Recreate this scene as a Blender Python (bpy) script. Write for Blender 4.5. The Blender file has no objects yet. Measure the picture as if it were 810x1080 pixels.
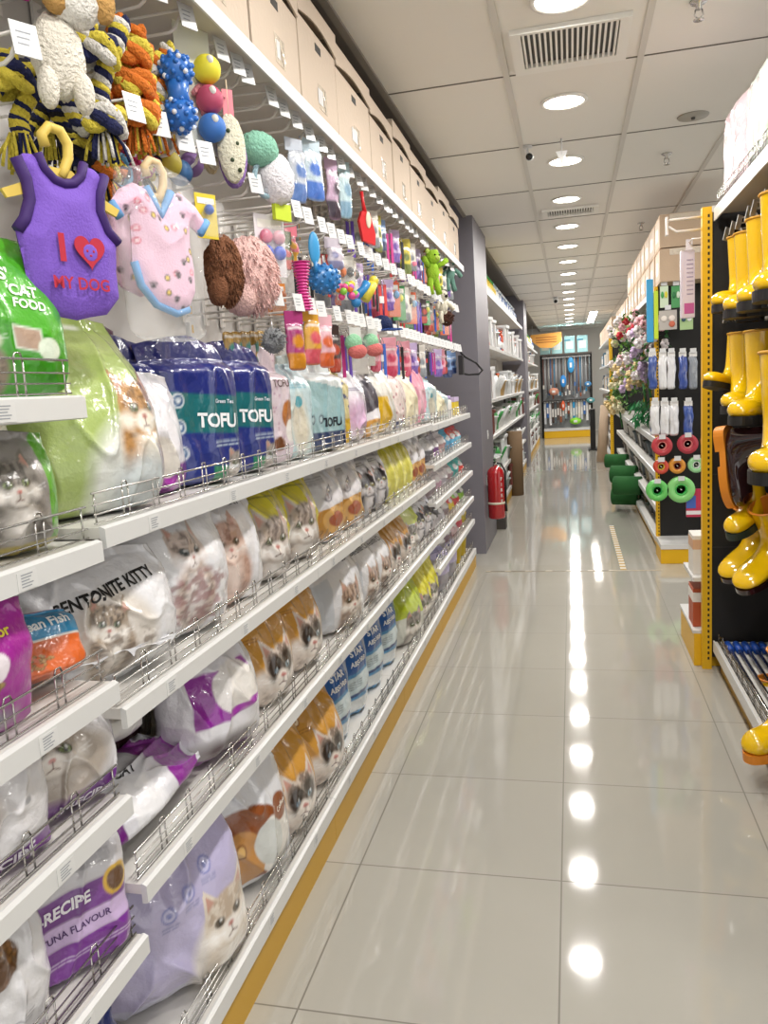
import bpy, bmesh, math, random
import numpy as np
from mathutils import Vector, Matrix
SC = bpy.context.scene
COL = SC.collection
PI = math.pi
random.seed(7)
# ------------------------------------------------------------------ camera
F_PX, YAW, PITCH, ROLL, CAM_H = 833.3, -0.2390, -0.1514, -0.062, 1.478
def cam_axes():
    cy, sy, cp, sp = math.cos(YAW), math.sin(YAW), math.cos(PITCH), math.sin(PITCH)
    fwd = np.array([sy*cp, cy*cp, sp]); right = np.array([cy, -sy, 0.]); up = np.cross(right, fwd)
    cr, sr = math.cos(ROLL), math.sin(ROLL)
    return cr*right+sr*up, -sr*right+cr*up, fwd
CR, CU, CF = cam_axes()
cam = bpy.data.cameras.new('camera'); camo = bpy.data.objects.new('camera', cam); COL.objects.link(camo)
cam.sensor_fit = 'HORIZONTAL'; cam.sensor_width = 36; cam.lens = F_PX/810*36; cam.clip_start = .02; cam.clip_end = 200
camo.matrix_world = Matrix(((CR[0], CU[0], -CF[0], 0), (CR[1], CU[1], -CF[1], 0), (CR[2], CU[2], -CF[2], CAM_H), (0, 0, 0, 1)))
SC.camera = camo
def at(px, py, X=None, Y=None, Z=None):
    """survey helper: the point of the photograph's ray lying in the real plane x=X, y=Y or z=Z"""
    d = CF+(px-405)/F_PX*CR-(py-540)/F_PX*CU
    o = np.array([0, 0, CAM_H])
    t = (X/d[0]) if X is not None else (Y/d[1]) if Y is not None else (Z-CAM_H)/d[2]
    return o+t*d
# ------------------------------------------------------------------ world, exposure
w = bpy.data.worlds.new('world'); SC.world = w; w.use_nodes = True
w.node_tree.nodes['Background'].inputs[0].default_value = (1, .98, .95, 1)
w.node_tree.nodes['Background'].inputs[1].default_value = 1.0
SC.view_settings.view_transform = 'Standard'; SC.view_settings.look = 'None'
SC.view_settings.gamma = 1; SC.view_settings.use_curve_mapping = False
SC.view_settings.exposure = 0.17
SC.cycles.use_denoising = True
SC.cycles.max_bounces = 7; SC.cycles.diffuse_bounces = 3; SC.cycles.glossy_bounces = 3; SC.cycles.transmission_bounces = 3
SC.cycles.transparent_max_bounces = 6; SC.cycles.caustics_reflective = False; SC.cycles.caustics_refractive = False
LAMP_W = 13.5
CEIL = 2.88
# ------------------------------------------------------------------ colours and materials
def lin(c):
    if isinstance(c, str):
        c = c.lstrip('#'); c = tuple(int(c[i:i+2], 16)/255 for i in (0, 2, 4))
    return tuple(x/12.92 if x <= .04045 else ((x+.055)/1.055)**2.4 for x in c[:3])
MATS = {}
def mat(name, color='#ffffff', rough=.5, metal=0., coat=0., bump=0., bscale=40., vc=False, alpha=1., emit=None, spec=.5, detail=2.):
    if name in MATS: return MATS[name]
    m = bpy.data.materials.new(name); m.use_nodes = True; nt = m.node_tree; b = nt.nodes['Principled BSDF']
    b.inputs['Base Color'].default_value = (*lin(color), 1)
    b.inputs['Roughness'].default_value = rough; b.inputs['Metallic'].default_value = metal
    b.inputs['Coat Weight'].default_value = coat; b.inputs['Coat Roughness'].default_value = .08
    b.inputs['Specular IOR Level'].default_value = spec
    if alpha < 1: b.inputs['Alpha'].default_value = alpha
    if emit: b.inputs['Emission Color'].default_value = (*lin(emit[0]), 1); b.inputs['Emission Strength'].default_value = emit[1]
    if vc:
        a = nt.nodes.new('ShaderNodeVertexColor'); a.layer_name = 'Col'; nt.links.new(a.outputs[0], b.inputs['Base Color'])
    if bump:
        tc = nt.nodes.new('ShaderNodeTexCoord'); n = nt.nodes.new('ShaderNodeTexNoise'); bp = nt.nodes.new('ShaderNodeBump')
        n.inputs['Scale'].default_value = bscale; n.inputs['Detail'].default_value = detail
        bp.inputs['Strength'].default_value = bump; bp.inputs['Distance'].default_value = .01
        nt.links.new(tc.outputs['Object'], n.inputs['Vector']); nt.links.new(n.outputs[0], bp.inputs['Height'])
        nt.links.new(bp.outputs[0], b.inputs['Normal']); nt.links.new(bp.outputs[0], b.inputs['Coat Normal'])
    MATS[name] = m; return m
WHITE = mat('white_powder_coat', '#d9d9d8', .35)
PANEL = mat('grey_white_panel', '#cfcbc6', .5)
DECKM = mat('shelf_deck_white', '#dcd9d4', .4)
YEL = mat('yellow_powder_coat', '#e8b512', .4)
KICK = mat('ochre_kick_plate', '#c79a2e', .45)
CHROME = mat('chrome_wire', '#c9c7c4', .22, 1.)
BLACK = mat('black_panel', '#141313', .55)
SLOT = mat('dark_slot', '#241d10', .6)
TAG = mat('white_ticket', '#dfe0e1', .3, coat=.3)
INK = mat('grey_ink', '#9b9fa5', .6)
HOOKM = mat('white_plastic_hook', '#e6e1db', .35)
FILM = mat('printed_film', rough=.3, coat=1., bump=.8, bscale=21, vc=True, detail=4)
MATTE = mat('printed_matte', rough=.75, vc=True, bump=.3, bscale=120)
CARD = mat('printed_card', rough=.5, vc=True)
CLEAR = mat('clear_film', '#ffffff', .08, alpha=.13, bump=1., bscale=22, detail=3, coat=.6)
CARTON = mat('tan_cardboard', '#c6ad93', .8, bump=.15, bscale=90)
CARTONW = mat('pale_cardboard', '#cbbaa8', .75, bump=.15, bscale=60)
TAPE = mat('shiny_tape', '#d9cbb8', .15, coat=.8, bump=.8, bscale=30)
def plain(c, rough=.5, **k): return mat('%s_r%d_%s' % (c.strip('#'), rough*100, ''.join('%s%s' % z for z in sorted(k.items()))), c, rough, **k)
# ------------------------------------------------------------------ mesh collector
class MB:
    def __init__(s): s.v = []; s.f = []; s.mi = []; s.mats = []; s.sm = []
    def m(s, mt):
        if mt not in s.mats: s.mats.append(mt)
        return s.mats.index(mt)
    def add(s, v, f, mt, smooth=False, M=None):
        o = len(s.v); i = s.m(mt)
        if M is not None: v = [tuple(M @ Vector(p)) for p in v]
        s.v += [tuple(p) for p in v]; s.f += [tuple(a+o for a in q) for q in f]; s.mi += [i]*len(f); s.sm += [smooth]*len(f); return s
    def box(s, a, b, mt, M=None, bev=0.):
        x0, y0, z0 = a; x1, y1, z1 = b
        if bev:
            bm = bmesh.new(); bmesh.ops.create_cube(bm, size=1)
            for v in bm.verts: v.co = Vector(((x0+x1)/2+v.co.x*(x1-x0), (y0+y1)/2+v.co.y*(y1-y0), (z0+z1)/2+v.co.z*(z1-z0)))
            bmesh.ops.bevel(bm, geom=list(bm.edges), offset=bev, segments=2, profile=.7, affect='EDGES')
            bm.verts.index_update(); s.add([v.co[:] for v in bm.verts], [[v.index for v in f.verts] for f in bm.faces], mt, False, M); bm.free(); return s
        v = [(x, y, z) for x in (x0, x1) for y in (y0, y1) for z in (z0, z1)]
        return s.add(v, [(0, 1, 3, 2), (4, 6, 7, 5), (0, 4, 5, 1), (2, 3, 7, 6), (0, 2, 6, 4), (1, 5, 7, 3)], mt, False, M)
    def tube(s, pts, r, mt, n=8, caps=True, closed=False):
        P = [Vector(p) for p in pts]; rr = r if isinstance(r, (list, tuple)) else [r]*len(P)
        rings = []; ref = None
        for i, p in enumerate(P):
            if closed: t = P[(i+1) % len(P)]-P[i-1]
            else: t = P[min(i+1, len(P)-1)]-P[max(i-1, 0)]
            t.normalize()
            if ref is None: ref = t.cross(Vector((0, 0, 1))) if abs(t.z) < .9 else t.cross(Vector((1, 0, 0)))
            u = (ref-t*ref.dot(t)); u.normalize(); ref = u; q = t.cross(u)
            rings.append([p+(u*math.cos(2*PI*k/n)+q*math.sin(2*PI*k/n))*rr[i] for k in range(n)])
        v = [tuple(x) for R_ in rings for x in R_]; f = []
        L = len(P)
        for i in range(L if closed else L-1):
            j = (i+1) % L
            for k in range(n): f.append((i*n+k, i*n+(k+1) % n, j*n+(k+1) % n, j*n+k))
        if caps and not closed: f += [tuple(range(n))[::-1], tuple((L-1)*n+k for k in range(n))]
        return s.add(v, f, mt, True)
    def lathe(s, prof, mt, n=24, M=None):
        v = []; f = []
        for r, z in prof: v += [(r*math.cos(2*PI*k/n), r*math.sin(2*PI*k/n), z) for k in range(n)]
        for i in range(len(prof)-1):
            for k in range(n): f.append((i*n+k, i*n+(k+1) % n, (i+1)*n+(k+1) % n, (i+1)*n+k))
        if prof[0][0] > 1e-4: f.append(tuple(range(n))[::-1])
        if prof[-1][0] > 1e-4: f.append(tuple((len(prof)-1)*n+k for k in range(n)))
        return s.add(v, f, mt, True, M)
    def prism(s, poly, d0, d1, mt, axis='x', M=None):
        n = len(poly)
        def P(a, b, d): return (d, a, b) if axis == 'x' else (a, d, b) if axis == 'y' else (a, b, d)
        v = [P(a, b, d0) for a, b in poly]+[P(a, b, d1) for a, b in poly]
        f = [tuple(range(n))[::-1], tuple(range(n, 2*n))]+[(i, (i+1) % n, n+(i+1) % n, n+i) for i in range(n)]
        return s.add(v, f, mt, False, M)
    def ell(s, c, r, mt, n=14, m=9, M=None, bumpy=0., seed=0):
        v = [(c[0], c[1], c[2]+r[2])]; f = []
        rg = random.Random(seed)
        for i in range(1, m):
            a = PI*i/m
            for k in range(n):
                b = 2*PI*k/n; q = 1+bumpy*rg.uniform(-1, 1)
                v.append((c[0]+q*r[0]*math.sin(a)*math.cos(b), c[1]+q*r[1]*math.sin(a)*math.sin(b), c[2]+q*r[2]*math.cos(a)))
        v.append((c[0], c[1], c[2]-r[2])); L = len(v)-1
        for k in range(n):
            f.append((0, 1+k, 1+(k+1) % n)); f.append((L, L-n+(k+1) % n, L-n+k))
        for i in range(m-2):
            for k in range(n): a = 1+i*n+k; b = 1+i*n+(k+1) % n; f.append((a, a+n, b+n, b))
        return s.add(v, f, mt, True, M)
    def build(s, name, parent=None, off=(0, 0, 0)):
        me = bpy.data.meshes.new(name)
        me.from_pydata([(p[0]-off[0], p[1]-off[1], p[2]-off[2]) for p in s.v], [], s.f)
        for m_ in s.mats: me.materials.append(m_)
        me.polygons.foreach_set('material_index', s.mi); me.polygons.foreach_set('use_smooth', s.sm); me.update()
        o = bpy.data.objects.new(name, me); COL.objects.link(o)
        if parent: o.parent = parent
        return o
def tag(o, label, cat=None, group=None, kind=None):
    if label: o['label'] = label
    if cat: o['category'] = cat
    if group: o['group'] = group
    if kind: o['kind'] = kind
    return o
def thing(name, label, cat, loc=(0, 0, 0), rz=0., group=None):
    o = bpy.data.objects.new(name, None); COL.objects.link(o); o.empty_display_size = .05
    o.location = loc; o.rotation_euler = (0, 0, rz); return tag(o, label, cat, group)
KIDS = {}
def dup(root, loc=None, rot=None, scale=None, label=None, group=None):
    r = root.copy(); COL.objects.link(r)
    if loc is not None: r.location = loc
    if rot is not None: r.rotation_euler = rot
    if scale is not None: r.scale = scale if isinstance(scale, tuple) else (scale,)*3
    if label: r['label'] = label
    if group: r['group'] = group
    if root.name not in KIDS: KIDS[root.name] = list(root.children)
    for ch in KIDS[root.name]:
        c = ch.copy(); COL.objects.link(c); c.parent = r
        if ch.name not in KIDS: KIDS[ch.name] = list(ch.children)
        for g in KIDS[ch.name]:
            d = g.copy(); COL.objects.link(d); d.parent = c
    return r
def struct(o): o['kind'] = 'structure'; return o
ORD = ['first', 'second', 'third', 'fourth', 'fifth', 'sixth', 'seventh', 'eighth', 'ninth', 'tenth', 'eleventh', 'twelfth', 'thirteenth',
       'fourteenth', 'fifteenth', 'sixteenth', 'seventeenth', 'eighteenth', 'nineteenth', 'twentieth']
def ordn(i):
    if i < 20: return ORD[i]
    t = (i+1)//10; u = (i+1) % 10; T = {2: 'twenty', 3: 'thirty', 4: 'forty', 5: 'fifty'}[t]
    return T+'-'+ORD[u-1] if u else {2: 'twentieth', 3: 'thirtieth', 4: 'fortieth', 5: 'fiftieth'}[t]
# ------------------------------------------------------------------ lettering
TXT = {}
def text_geo(s, bold=.012, maxedge=.12):
    k = (s, bold)
    if k in TXT: return TXT[k]
    c = bpy.data.curves.new('t', 'FONT'); c.body = s; c.size = 1; c.align_x = 'CENTER'; c.align_y = 'CENTER'; c.offset = bold; c.resolution_u = 3
    o = bpy.data.objects.new('t', c); COL.objects.link(o); dg = bpy.context.evaluated_depsgraph_get(); dg.update()
    me = o.evaluated_get(dg).to_mesh(); bm = bmesh.new(); bm.from_mesh(me)
    bmesh.ops.triangulate(bm, faces=bm.faces)
    for _ in range(2):
        ed = [e for e in bm.edges if e.calc_length() > maxedge*2]
        if ed: bmesh.ops.subdivide_edges(bm, edges=ed, cuts=1); bmesh.ops.triangulate(bm, faces=bm.faces)
    bm.verts.index_update()
    r = (np.array([v.co[:2] for v in bm.verts]).reshape(-1, 2), [tuple(v.index for v in f.verts) for f in bm.faces]); bm.free()
    bpy.data.objects.remove(o); bpy.data.curves.remove(c); TXT[k] = r; return r
def flat_text(mb, s, size, origin, ux, uy, mt, bold=.012):
    """letters laid on a plane: origin centre, ux/uy unit vectors"""
    v, f = text_geo(s, bold)
    o = Vector(origin); ux = Vector(ux); uy = Vector(uy)
    mb.add([tuple(o+ux*p[0]*size+uy*p[1]*size) for p in v], f, mt)
# ------------------------------------------------------------------ value noise and print painter
def vnoise(x, y, seed=0):
    xi = np.floor(x).astype(int); yi = np.floor(y).astype(int); xf = x-xi; yf = y-yi
    def h(a, b): n = np.sin(a*127.1+b*311.7+seed*74.7)*43758.5453; return n-np.floor(n)
    u = xf*xf*(3-2*xf); v = yf*yf*(3-2*yf)
    return (h(xi, yi)*(1-u)+h(xi+1, yi)*u)*(1-v)+(h(xi, yi+1)*(1-u)+h(xi+1, yi+1)*u)*v
class Print:
    """colour pattern printed on a pack; x across (0..A), y up (0..1) in units of the pack's height"""
    def __init__(s, x, y, A, base): s.x = x; s.y = y; s.A = A; s.c = np.tile(np.array(lin(base)), (len(x), 1)); s.sf = .012
    def mix(s, m, c): m = np.clip(m, 0, 1)[:, None]; s.c = s.c*(1-m)+np.array(lin(c))*m
    def ell(s, cx, cy, rx, ry, c, rot=0, soft=None, a=1):
        dx = s.x-cx; dy = s.y-cy; C, S = math.cos(rot), math.sin(rot); u = (dx*C+dy*S)/rx; v = (-dx*S+dy*C)/ry
        d = (np.sqrt(u*u+v*v)-1)*min(rx, ry); s.mix(a*(.5-d/(soft or s.sf)), c); return s
    def ring(s, cx, cy, r, t, c): s.ell(cx, cy, r, r, c); return s
    def rect(s, x0, y0, x1, y1, c, slope=0, a=1):
        yy = s.y-slope*s.x
        s.mix(a*np.minimum(np.minimum(s.x-x0, x1-s.x), np.minimum(yy-y0, y1-yy))/s.sf+.5*a, c); return s
    def poly(s, P, c):
        n = len(P); ins = np.zeros(len(s.x), bool)
        for i in range(n):
            (x1, y1), (x2, y2) = P[i], P[(i+1) % n]
            ins ^= ((y1 > s.y) != (y2 > s.y)) & (s.x < (x2-x1)*(s.y-y1)/((y2-y1) or 1e-9)+x1)
        s.mix(ins*1., c); return s
    def line(s, x0, y0, x1, y1, w, c, a=1):
        dx, dy = x1-x0, y1-y0; L = dx*dx+dy*dy or 1e-9
        t = np.clip(((s.x-x0)*dx+(s.y-y0)*dy)/L, 0, 1); d = np.hypot(s.x-x0-t*dx, s.y-y0-t*dy)
        s.mix(a*(.5+(w/2-d)/s.sf), c); return s
    def grain(s, x0, y0, x1, y1, c, fx=20, fy=50, a=.5, seed=1): # tabby fur streaks inside an ellipse
        cx, cy, rx, ry = (x0+x1)/2, (y0+y1)/2, (x1-x0)/2, (y1-y0)/2
        d = 1-np.sqrt(((s.x-cx)/rx)**2+((s.y-cy)/ry)**2)
        n = vnoise(s.x*fx, s.y*fy, seed)*.6+vnoise(s.x*fx*2.3, s.y*fy*2.3, seed+3)*.4
        s.mix(np.clip(d*4, 0, 1)*np.clip((n-.42)*5, 0, 1)*a, c); return s
    def cat(s, cx, cy, r, fur='#b9a188', dark='#4a3a30', light='#f2ece4', eye='#7f8f5a', body=True, mask=None, seed=1, rot=0, bx=.0, by=-1.6):
        C, S = math.cos(rot), math.sin(rot)
        def T(a, b): return cx+(a*C-b*S)*r, cy+(a*S+b*C)*r
        if body:
            x, y = T(bx, by); s.ell(x, y, 1.25*r, 1.6*r, fur, rot, soft=.3*r)
            s.grain(x-1.25*r, y-1.6*r, x+1.25*r, y+1.6*r, dark, 4/r, 9/r, .55, seed); x, y = T(bx, by+.3); s.ell(x, y, .6*r, 1.1*r, light, rot, soft=.5*r, a=.8)
        for sg in (-1, 1):
            s.poly([T(sg*.25, .7), T(sg*.95, .2), T(sg*.88, 1.3)], fur); s.poly([T(sg*.45, .72), T(sg*.82, .45), T(sg*.8, 1.08)], '#c99a8c')
        x, y = T(0, 0); s.ell(x, y, r, .88*r, fur, rot, soft=.12*r); s.grain(x-r, y-.3*r, x+r, y+1.0*r, dark, 6/r, 4/r, .75, seed+5)
        for sg in (-1, 1):
            x, y = T(sg*.75, -.35); s.ell(x, y, .3*r, .3*r, light, 0, soft=.2*r, a=.7)
        if mask:
            for sg in (-1, 1): x, y = T(sg*.42, .12); s.ell(x, y, .42*r, .5*r, mask, sg*.3, soft=.2*r)
        x, y = T(0, -.42); s.ell(x, y, .48*r, .36*r, light, rot, soft=.15*r)
        for sg in (-1, 1):
            x, y = T(sg*.4, .02); s.ell(x, y, .20*r, .15*r, '#1d1512', rot); s.ell(x, y, .15*r, .115*r, eye, rot); s.ell(x, y, .07*r, .10*r, '#0a0808', rot)
            x, y = T(sg*.4+.06, .08); s.ell(x, y, .045*r, .045*r, '#ffffff')
        x, y = T(0, -.26); s.ell(x, y, .12*r, .08*r, '#c4837c', rot); a, b = T(0, -.3); x, y = T(0, -.52); s.line(a, b, x, y, .04*r, '#6b4a42')
        for sg in (-1, 1):
            a, b = T(0, -.52); x, y = T(sg*.2, -.6); s.line(a, b, x, y, .04*r, '#6b4a42')
            for q in (-.1, -.25): a, b = T(sg*.3, -.4); x, y = T(sg*1.25, q); s.line(a, b, x, y, .02*r, '#ffffff', .6)
        return s
    def paw(s, cx, cy, r, c):
        s.ell(cx, cy-.25*r, .5*r, .4*r, c)
        for k in (-1.5, -.5, .5, 1.5): s.ell(cx+k*.38*r, cy+(.45-abs(k)*.14)*r, .17*r, .23*r, c)
        return s
    def kibble(s, cx, cy, rx, ry, c='#b58a4e', d='#7a5426', n=26, seed=3):
        rg = random.Random(seed)
        for i in range(n):
            a = rg.uniform(0, 2*PI); q = math.sqrt(rg.random()); x = cx+rx*q*math.cos(a); y = cy+ry*q*math.sin(a)
            s.ell(x, y, .03, .024, d); s.ell(x-.004, y+.005, .022, .017, c)
        return s
    def micro(s, x0, x1, y0, n, c, h=.012, gap=.026, seed=0, slope=0): # rows of fine print
        rg = random.Random(seed)
        for i in range(n):
            x = x0; yy = y0-i*gap
            while x < x1:
                L = rg.uniform(.02, .06); s.line(x, yy+slope*(x-x0), min(x+L, x1), yy+slope*(min(x+L, x1)-x0), h, c, .75); x += L+.018
        return s
# ------------------------------------------------------------------ filled bags
def bag(name, label, cat, W, H, D, design, base='#eeeeee', back=None, texts=(), style='pillow', N=56, V=72, seed=1, wr=.009, lean=0., group=None, mt=None, twist=0., fold=0.):
    s = np.linspace(-1, 1, N+1); nb = 10; sb = np.linspace(1, -1, nb+2)[1:-1]
    S = np.concatenate([s, sb]); side = np.concatenate([np.ones(N+1), -np.ones(nb)]); v = np.linspace(0, 1, V+1)
    SS, VV = np.meshgrid(S, v); FF = np.tile(side, (V+1, 1))
    if style == 'pillow':
        body = np.where(VV < .3, np.sqrt(np.clip(1-(1-VV/.3)**2, 0, 1)), 1)*np.where(VV > .45, np.cos(np.clip((VV-.48)/.44, 0, 1)*PI/2)**.9, 1)
        bul = (1-np.abs(SS)**2.3)**.62*(.05+.95*body); wp = .93+.07*np.sin(np.clip(VV*1.25, 0, 1)*PI)-.1*np.clip((VV-.72)/.25, 0, 1)+0*SS
    elif style == 'gusset':
        body = np.where(VV < .08, np.sqrt(np.clip(1-(1-VV/.08)**2, 0, 1)), 1)*np.where(VV > .68, np.cos(np.clip((VV-.68)/.27, 0, 1)*PI/2)**.8, 1)
        bul = (1-np.abs(SS)**6)**.5*(.04+.96*body); wp = .97+.03*np.sin(VV*PI)
    elif style == 'flap': # block bag with a folded seal standing above the contents
        body = np.where(VV < .07, np.sqrt(np.clip(1-(1-VV/.07)**2, 0, 1)), 1)*np.where(VV > .70, np.cos(np.clip((VV-.70)/.09, 0, 1)*PI/2)**.6, 1)
        bul = (1-np.abs(SS)**6)**.5*(.03+.97*body); wp = .97+.03*np.sin(VV*PI)-.05*np.clip((VV-.8)/.2, 0, 1)
    else: # flat pouch
        body = np.sin(np.clip(VV*.98+.01, 0, 1)*PI)**.55
        bul = (1-np.abs(SS)**2)**.6*(.05+.95*body); wp = 1-.03*np.cos(VV*2*PI)
    nz = vnoise(SS*2.1+VV*1.3+9, VV*4.2-SS*.8, seed)*.6+vnoise(SS*5+3, VV*9+SS*2, seed+7)*.4
    rid = 1-np.abs(2*vnoise(SS*1.6+VV*2.4+5, VV*1.4-SS*2.2, seed+11)-1)
    crease = (nz-.5)*2*wr+rid**6*wr*1.6
    edge = .35+.65*np.clip(1.1-np.abs(SS), 0, 1)+np.clip(VV-.6, 0, 1)
    back_k = np.where(FF > 0, 1, -.75)
    X = D/2+back_k*D/2*bul+np.where(FF > 0, 1, .3)*crease*edge
    Y = SS*W/2*wp+(vnoise(VV*5, VV*0+seed, seed)-.5)*.012
    Z = VV*H*(1+.0*SS)+np.where(VV < .12, (np.abs(SS)**5)*(.12-VV)*H*.5, 0)
    Z = Z-(np.abs(SS)**2)*.05*H*np.clip((VV-.7)/.3, 0, 1)+(vnoise(SS*2.5, SS*0, seed+2)-.5)*.03*H*np.clip((VV-.8)/.2, 0, 1)
    X = X+lean*VV**2*H
    if fold: # top flap tips over
        k = np.clip((VV-.78)/.22, 0, 1); X = X+fold*k**1.3*H*.16; Z = Z-abs(fold)*k**2*H*.16
    if twist: a = twist*VV; X, Y = X*np.cos(a)-Y*np.sin(a), X*np.sin(a)+Y*np.cos(a)
    nc = N+1+nb; P = np.stack([X, Y, Z], -1).reshape(-1, 3); faces = []
    for j in range(V):
        r0 = j*nc; r1 = r0+nc
        for i in range(nc): k = (i+1) % nc; faces.append((r0+i, r0+k, r1+k, r1+i))
    faces.append(tuple(range(nc))[::-1]); faces.append(tuple(V*nc+i for i in range(nc)))
    me = bpy.data.meshes.new(name); me.from_pydata(P.tolist(), [], faces)
    A = W/H; pr = Print(((SS+1)/2*A).ravel(), VV.ravel(), A, base); design(pr)
    bk = np.array(lin(back or base)); c = np.where((FF.ravel() < 0)[:, None], bk, pr.c)
    at_ = me.color_attributes.new('Col', 'FLOAT_COLOR', 'POINT'); at_.data.foreach_set('color', np.concatenate([c, np.ones((len(c), 1))], 1).ravel())
    me.materials.append(mt or FILM); me.polygons.foreach_set('use_smooth', [True]*(len(faces)-2)+[False, False]); me.update()
    o = bpy.data.objects.new(name, me); COL.objects.link(o); tag(o, label, cat, group)
    G = np.stack([X, Y, Z], -1)[:, :N+1]
    if texts:
        mbs = {}
        for t in texts:
            st, cx, cy, size, rot, col = t[:6]; bold = t[6] if len(t) > 6 else .015
            tv, tf = text_geo(st, bold); C_, S_ = math.cos(rot), math.sin(rot)
            px = cx+(tv[:, 0]*C_-tv[:, 1]*S_)*size; py = cy+(tv[:, 0]*S_+tv[:, 1]*C_)*size
            gx = np.clip(px/A, .001, .999)*N; gy = np.clip(py, .001, .999)*V
            ix = gx.astype(int); iy = gy.astype(int); fx = (gx-ix)[:, None]; fy = (gy-iy)[:, None]
            Q = (G[iy, ix]*(1-fx)+G[iy, ix+1]*fx)*(1-fy)+(G[iy+1, ix]*(1-fx)+G[iy+1, ix+1]*fx)*fy
            du = G[iy, ix+1]-G[iy, ix]; dv = G[iy+1, ix]-G[iy, ix]; nn = np.cross(du, dv); nn /= np.linalg.norm(nn, axis=1)[:, None]+1e-9
            Q = Q+nn*.0016; mb = mbs.setdefault(col, MB()); mb.add(Q.tolist(), tf, plain(col, .4), True)
        allmb = MB()
        for k, mb in mbs.items(): allmb.add(mb.v, mb.f, mb.mats[0], True)
        allmb.build('lettering', o)
    return o
# ================================================================== SETTING
def floor_mat():
    m = bpy.data.materials.new('glossy_floor_tile'); m.use_nodes = True; nt = m.node_tree; b = nt.nodes['Principled BSDF']
    tc = nt.nodes.new('ShaderNodeTexCoord'); mp = nt.nodes.new('ShaderNodeMapping'); br = nt.nodes.new('ShaderNodeTexBrick')
    mp.inputs['Location'].default_value = (.064+6.23, -1.6128+6.0+.0, 0)
    br.offset = 0; br.squash = 1; br.inputs['Scale'].default_value = 1; br.inputs['Brick Width'].default_value = .623; br.inputs['Row Height'].default_value = .6
    br.inputs['Mortar Size'].default_value = .0028; br.inputs['Mortar Smooth'].default_value = .3
    br.inputs['Color1'].default_value = (*lin('#b7b4ab'), 1); br.inputs['Color2'].default_value = (*lin('#b3b0a6'), 1); br.inputs['Mortar'].default_value = (*lin('#7d796f'), 1)
    br.inputs['Bias'].default_value = 0
    n = nt.nodes.new('ShaderNodeTexNoise'); n.inputs['Scale'].default_value = 1.6; n.inputs['Detail'].default_value = 5
    mx = nt.nodes.new('ShaderNodeMix'); mx.data_type = 'RGBA'; mx.blend_type = 'MULTIPLY'; mx.inputs[0].default_value = .12
    bp = nt.nodes.new('ShaderNodeBump'); bp.inputs['Strength'].default_value = .02; bp.inputs['Distance'].default_value = .02
    nb = nt.nodes.new('ShaderNodeTexNoise'); nb.inputs['Scale'].default_value = 5; nb.inputs['Detail'].default_value = 1
    L = nt.links.new
    L(tc.outputs['Object'], mp.inputs[0]); L(mp.outputs[0], br.inputs['Vector']); L(tc.outputs['Object'], n.inputs['Vector']); L(tc.outputs['Object'], nb.inputs['Vector'])
    L(br.outputs['Color'], mx.inputs[6]); L(n.outputs[0], mx.inputs[7]); L(mx.outputs[2], b.inputs['Base Color'])
    L(nb.outputs[0], bp.inputs['Height']); L(bp.outputs[0], b.inputs['Normal'])
    rr = nt.nodes.new('ShaderNodeMapRange'); L(br.outputs['Fac'], rr.inputs[0]); rr.inputs[3].default_value = .06; rr.inputs[4].default_value = .6; L(rr.outputs[0], b.inputs['Roughness'])
    b.inputs['Specular IOR Level'].default_value = .62
    return m
def slab(name, a, b, mt, kind=True, parent=None):
    o = MB().box(a, b, mt).build(name, parent)
    if kind and not parent: struct(o)
    return o
GREYWALL = mat('warm_grey_wall', '#857e77', .8, bump=.1, bscale=30)
PILLAR = mat('slate_grey_paint', '#7b7881', .45, bump=.05, bscale=20)
CEILM = mat('ceiling_panel', '#eeebe4', .85, bump=.15, bscale=300)
TBAR = mat('ceiling_grid_bar', '#d6d2ca', .5)
GAPM = mat('ceiling_joint_shadow_gap', '#77726a', .8)
slab('floor', (-2.2, -3, -.05), (5, 24, 0), floor_mat())
slab('ceiling', (-.83, -3, CEIL), (5, 24, CEIL+.05), CEILM)
slab('trim_1', (-2.2, -3, 2.97), (-.83, 24, 3.0), GREYWALL)            # recess above the cartons
slab('trim_2', (-.845, -3, CEIL-.012), (-.815, 24, CEIL+.04), mat('wall_angle_trim', '#8f8981', .6))
slab('wall_left', (-1.30, -3, 0), (-1.22, 24, 2.97), GREYWALL)
slab('wall_back', (-2.2, 23.4, 0), (5, 23.5, 2.97), mat('pale_back_wall', '#cfcac3', .8))
g = MB()
for k in range(-1, 9):
    x = -.255+.592*k
    if x > -.82: g.box((x-.014, -3, CEIL-.006), (x+.014, 23.4, CEIL-.0005), TBAR)
for k in range(-5, 17):
    y = 3.96+1.152*k; g.box((-.82, y-.004, CEIL-.0035), (5, y+.004, CEIL-.0005), GAPM)
struct(g.build('trim_3'))
slab('trim_4', (-.70, 6.185, 0), (.64, 6.21, .0025), mat('floor_joint_strip', '#b8ab97', .3))
slab('wall_pillar', (-1.22, 6.88, 0), (-.767, 7.92, 2.97), PILLAR)
slab('wall_second_pillar', (-1.22, 14.2, 0), (-.767, 15.1, 2.97), PILLAR)
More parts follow.
